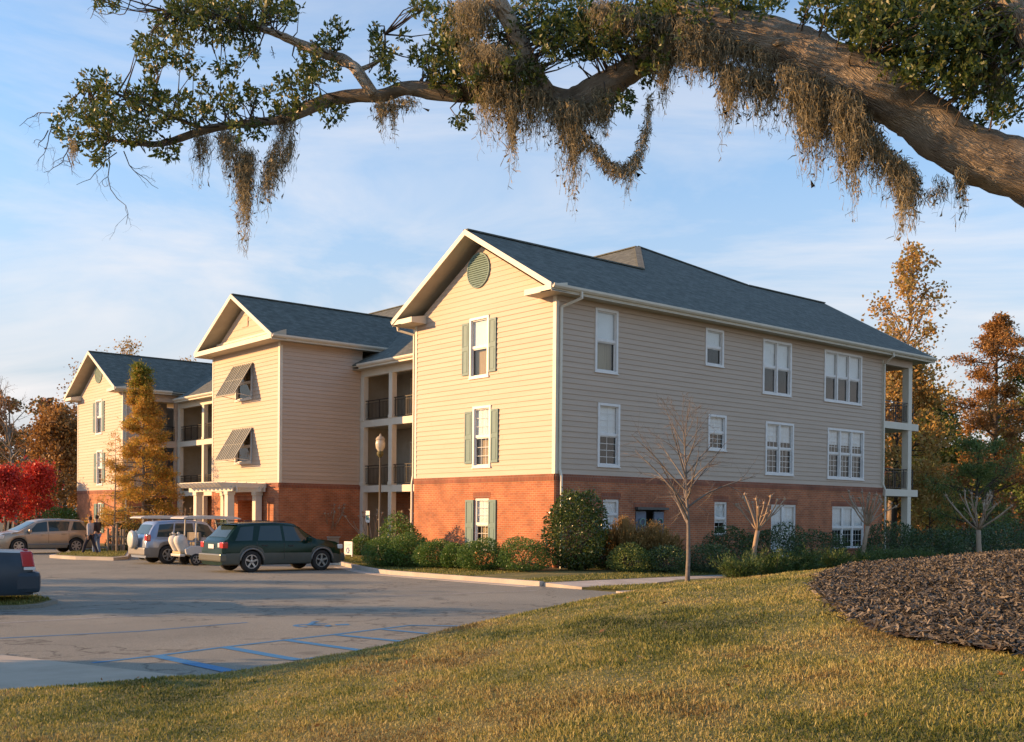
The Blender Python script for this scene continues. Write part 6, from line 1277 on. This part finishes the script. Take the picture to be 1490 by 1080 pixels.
def oakbark():
    m=mat('oak_bark',(.34,.265,.185),(.70,.58,.42),scale=4,rough=.95,detail=10,col3=(.54,.43,.30)); t=m.node_tree; b=t.nodes['Principled BSDF']
    tc=t.nodes.new('ShaderNodeTexCoord'); mp=t.nodes.new('ShaderNodeMapping'); mp.inputs['Scale'].default_value=(9,34,1)
    n2=t.nodes.new('ShaderNodeTexNoise'); n2.inputs['Scale'].default_value=5; n2.inputs['Detail'].default_value=4; wv=t.nodes.new('ShaderNodeVectorMath'); wv.operation='MULTIPLY_ADD'; wv.inputs[1].default_value=(2.2,2.2,0)
    v=t.nodes.new('ShaderNodeTexVoronoi'); v.feature='DISTANCE_TO_EDGE'; v.inputs['Scale'].default_value=1.; v.inputs['Randomness'].default_value=1
    n=t.nodes.new('ShaderNodeTexNoise'); n.inputs['Scale'].default_value=2.2; n.inputs['Detail'].default_value=9; n.inputs['Roughness'].default_value=.7
    L=t.links.new; L(tc.outputs['UV'],mp.inputs[0]); L(tc.outputs['UV'],n2.inputs['Vector']); L(n2.outputs['Color'],wv.inputs[0]); L(mp.outputs[0],wv.inputs[2]); L(wv.outputs[0],v.inputs['Vector']); L(wv.outputs[0],n.inputs['Vector'])
    mr=t.nodes.new('ShaderNodeMapRange'); mr.inputs[1].default_value=0; mr.inputs[2].default_value=.3; a=t.nodes.new('ShaderNodeMath'); a.operation='MULTIPLY_ADD'; a.inputs[1].default_value=1.1
    L(v.outputs['Distance'],mr.inputs[0]); L(n.outputs[0],a.inputs[0]); L(mr.outputs[0],a.inputs[2]); bp=t.nodes.new('ShaderNodeBump'); bp.inputs['Strength'].default_value=1; bp.inputs['Distance'].default_value=.045; L(a.outputs[0],bp.inputs['Height']); L(bp.outputs[0],b.inputs['Normal'])
    src=b.inputs['Base Color'].links[0].from_socket; r2=t.nodes.new('ShaderNodeMapRange'); r2.inputs[1].default_value=.25; r2.inputs[2].default_value=.75; r2.inputs[3].default_value=.62; r2.inputs[4].default_value=1.25; L(n.outputs[0],r2.inputs[0])
    mx=t.nodes.new('ShaderNodeMix'); mx.data_type='RGBA'; mx.blend_type='MULTIPLY'; mx.inputs[0].default_value=1; L(src,mx.inputs[6]); L(r2.outputs[0],mx.inputs[7]); L(mx.outputs[2],b.inputs['Base Color']); return m
MT['oakbark']=oakbark()
oak()
# ---- Spanish moss: curling strands as thin ribbons
def moss(label,segs,seed,d=9.6,dens=1.,cat='spanish moss'):
    """segs: (u0,v0,u1,v1,width_px,len0,len1): strands hang from the line u0v0-u1v1"""
    rng=np.random.default_rng(seed); Vs=[];Fs=[];Rn=[];o=0
    for (u0,v0,u1,v1,w_,l0,l1) in segs:
        n=int((max(abs(u1-u0),w_)*4.2+40)*dens); 
        for k in range(n):
            f=rng.uniform(0,1); dd=d+rng.normal(0,.10)
            L0=(l0+(l1-l0)*f)*(rng.uniform(.3,.85) if rng.uniform()<.8 else rng.uniform(.85,1.3))*(1-.55*abs(rng.normal(0,.5))*(w_>0)); L0=max(8,L0)
            p=Vector(at(u0+(u1-u0)*f+rng.normal(0,w_*.32),v0+(v1-v0)*f+rng.uniform(-4,10),dd)); L=L0*dd/FPX; m=max(5,int(L/.035)); z=np.linspace(0,1,m+1); ph=rng.uniform(0,6,4); am=.012+.012*rng.uniform()
            cx=am*np.sin(z*L*38+ph[0])+.018*np.sin(z*L*9+ph[1])+rng.normal(0,.004,m+1)+ rng.normal(0,.03)*z*L; cy=am*np.cos(z*L*33+ph[2])+.018*np.sin(z*L*8+ph[3])+rng.normal(0,.004,m+1)
            conv=(1-.55*z**1.2); X=p.x+cx*conv; Y=p.y+cy*conv; Z=p.z-z*L; wd=.0024*(1-.5*z)*rng.uniform(.6,1.4); a=rng.uniform(0,PI)+z*6; S=np.stack([np.cos(a)*wd,np.sin(a)*wd,wd*.8*np.sin(z*40+ph[0])],1); Q=np.stack([X,Y,Z],1)
            V=np.stack([Q-S,Q+S],1).reshape(-1,3); i=np.arange(m)*2; F=np.stack([i,i+1,i+3,i+2],1)+o; o+=len(V); Vs.append(V);Fs.append(F);Rn.append(np.full(m,np.clip(rng.normal(.5,.25),0,1)))
            # side curls
            for c in range(m//2):
                j=rng.integers(0,m); q=Q[j]; e=q+rng.normal(0,.022,3)+[0,0,-.02]; e2=e+rng.normal(0,.014,3)+[0,0,-.014]; sv=rng.normal(0,.0016,3); Vs.append(np.array([q-sv,q+sv,e+sv,e2,e-sv])); Fs5.append(np.arange(5)+o); o+=5; Rn5.append(rng.uniform(.2,.9))
    return Vs,Fs,Rn
def mossobj(label,segs,seed,d=9.6,dens=1.):
    global Fs5,Rn5
    Fs5=[];Rn5=[]; Vs,Fs,Rn=moss(label,segs,seed,d,dens); V=np.concatenate(Vs); F=np.concatenate(Fs)
    me=bpy.data.meshes.new('spanish_moss'); F5=np.array(Fs5).reshape(-1,5) if Fs5 else np.zeros((0,5),int); nl=F.size+F5.size; me.vertices.add(len(V)); me.vertices.foreach_set('co',V.astype(np.float32).ravel()); me.loops.add(nl); me.loops.foreach_set('vertex_index',np.concatenate([F.ravel(),F5.ravel()]).astype(np.int32)); npg=len(F)+len(F5); me.polygons.add(npg)
    me.polygons.foreach_set('loop_start',np.concatenate([np.arange(len(F))*4,F.size+np.arange(len(F5))*5]).astype(np.int32)); me.update(calc_edges=True); me.materials.append(LM['moss']); a=me.attributes.new('rnd','FLOAT','FACE'); a.data.foreach_set('value',np.concatenate([np.concatenate(Rn),np.array(Rn5)]).astype(np.float32))
    o=bpy.data.objects.new('spanish_moss',me); C.objects.link(o); tag(o,label,'spanish moss','spanish moss hanging from the live oak')
mossobj('thin moss tuft hanging left of the long brown beard at far left',[(285,190,302,195,16,75,60)],1,10.9)
mossobj('long pointed brown moss beard, lowest hanging one at the left end of the oak',[(320,188,345,200,18,60,80),(350,215,366,222,20,150,115),(352,235,362,240,10,120,90)],2,10.8,1.6)
mossobj('sweeping moss curtain just right of the long left beard',[(408,160,424,165,18,85,75),(425,200,380,262,8,45,55),(405,195,385,240,10,60,40)],3,10.7,1.2)
mossobj('tiny moss thread under the leaves at the far left tip of the oak',[(104,205,109,207,5,40,35)],4,11)
mossobj('short ragged moss fringe under the thin left limb near the fork',[(545,146,605,140,14,30,20),(553,148,560,150,7,62,55),(570,148,576,150,7,58,52)],5,10.3,.8)
mossobj('dense moss clump wrapped around the upright limb at top centre left',[(668,0,712,0,30,75,62),(675,60,760,85,20,60,50)],6,9.75,2.2)
mossobj('broad moss curtain with one long spike left of the two limb junction',[(702,120,795,130,22,85,75),(742,140,750,142,9,112,95),(800,150,880,150,16,55,40)],7,9.8,2.0)
mossobj('long tapering moss beard hanging straight below the limb bend',[(818,145,848,150,18,120,110),(830,160,840,160,9,140,125),(868,130,890,130,14,80,60)],8,9.75,2.)
mossobj('moss garland looping between the limb bend and the next drop',[(850,190,868,212,10,25,30),(868,212,888,236,12,32,22),(888,236,912,240,12,22,30),(912,240,928,222,10,55,20),(928,222,940,180,8,22,26),(940,180,946,130,6,40,45)],9,9.7,1.3)
mossobj('moss tassel right of the garland under the leafy fork',[(955,60,985,60,26,70,60),(962,80,970,82,8,85,70),(990,50,1000,60,20,60,40)],10,9.6,1.8)
mossobj('ragged moss fringe under the left half of the sunlit limb',[(985,25,1130,75,22,75,70),(1050,95,1078,100,14,115,60),(1000,60,1050,70,14,55,60),(1085,100,1130,120,12,70,60)],11,9.35,2.0)
mossobj('dark moss sheet below the middle of the sunlit limb',[(1140,90,1225,130,20,95,110),(1165,120,1200,130,16,125,115)],12,9.2,2.6)
mossobj('longest moss beard trailing down right from the middle of the sunlit limb',[(1215,125,1255,145,14,150,130),(1250,150,1290,215,16,95,70),(1290,215,1328,245,14,70,55),(1310,250,1332,255,14,95,80),(1240,150,1250,160,8,165,130)],13,9.05,2.2)
mossobj('small dark moss tassel hanging under the limb near the right',[(1391,240,1404,245,9,78,62)],14,8.95,1.2)
mossobj('thin straggling moss threads left of the small right tassel',[(1362,250,1378,262,8,60,45),(1340,278,1372,275,3,14,20)],15,8.95,.35)
mossobj('moss drapes among the green leaves at upper right',[(1395,70,1425,75,18,85,80),(1435,90,1465,95,18,75,60)],16,9.0,1.3)
mossobj('golden moss patch over the leaves at top centre right',[(890,10,980,20,25,60,60),(860,0,900,5,20,45,40),(700,60,735,70,16,45,40)],17,9.5,1.3)

# trees standing beyond the left edge: their shade streaks the car park
def offloc(s,d):
    x=CAM[0]+d*math.cos(YAW)+s*math.sin(YAW); y=CAM[1]+d*math.sin(YAW)-s*math.cos(YAW); return (x,y,zl(y)-.05)
for i,(s_,d_,H_,w_,pr,lb) in enumerate([(-21,20.6,4.6,1.0,3,'small autumn tree out of view to the left, nearest the camera side of the drive'),(-26,23.8,5.2,1.2,4,'autumn tree out of view to the left, second from the camera'),(-24,26.4,4.4,1.1,3,'thin autumn tree out of view to the left, third from the camera'),(-30,29.6,6.0,1.1,3,'larger autumn tree out of view to the left, farthest of the row'),(-13,11.9,2.6,1.0,12,'low bushy tree out of view to the left, beside the concrete apron')]):
    tree('car_park_tree',lb,'tree',offloc(s_,d_),130+i,dict(H=H_,r0=.10,nb=20,t0=.3 if i<4 else .05,Lf=rd(w_),el=lambda t:.4+.5*t,sub=6,subL=.45,twig=1),dict(per=pr,spread=.3,size=.2,wr=.6),LM['lf_tan'],LM['barkd'],'trees along the left side of the car park')
pass
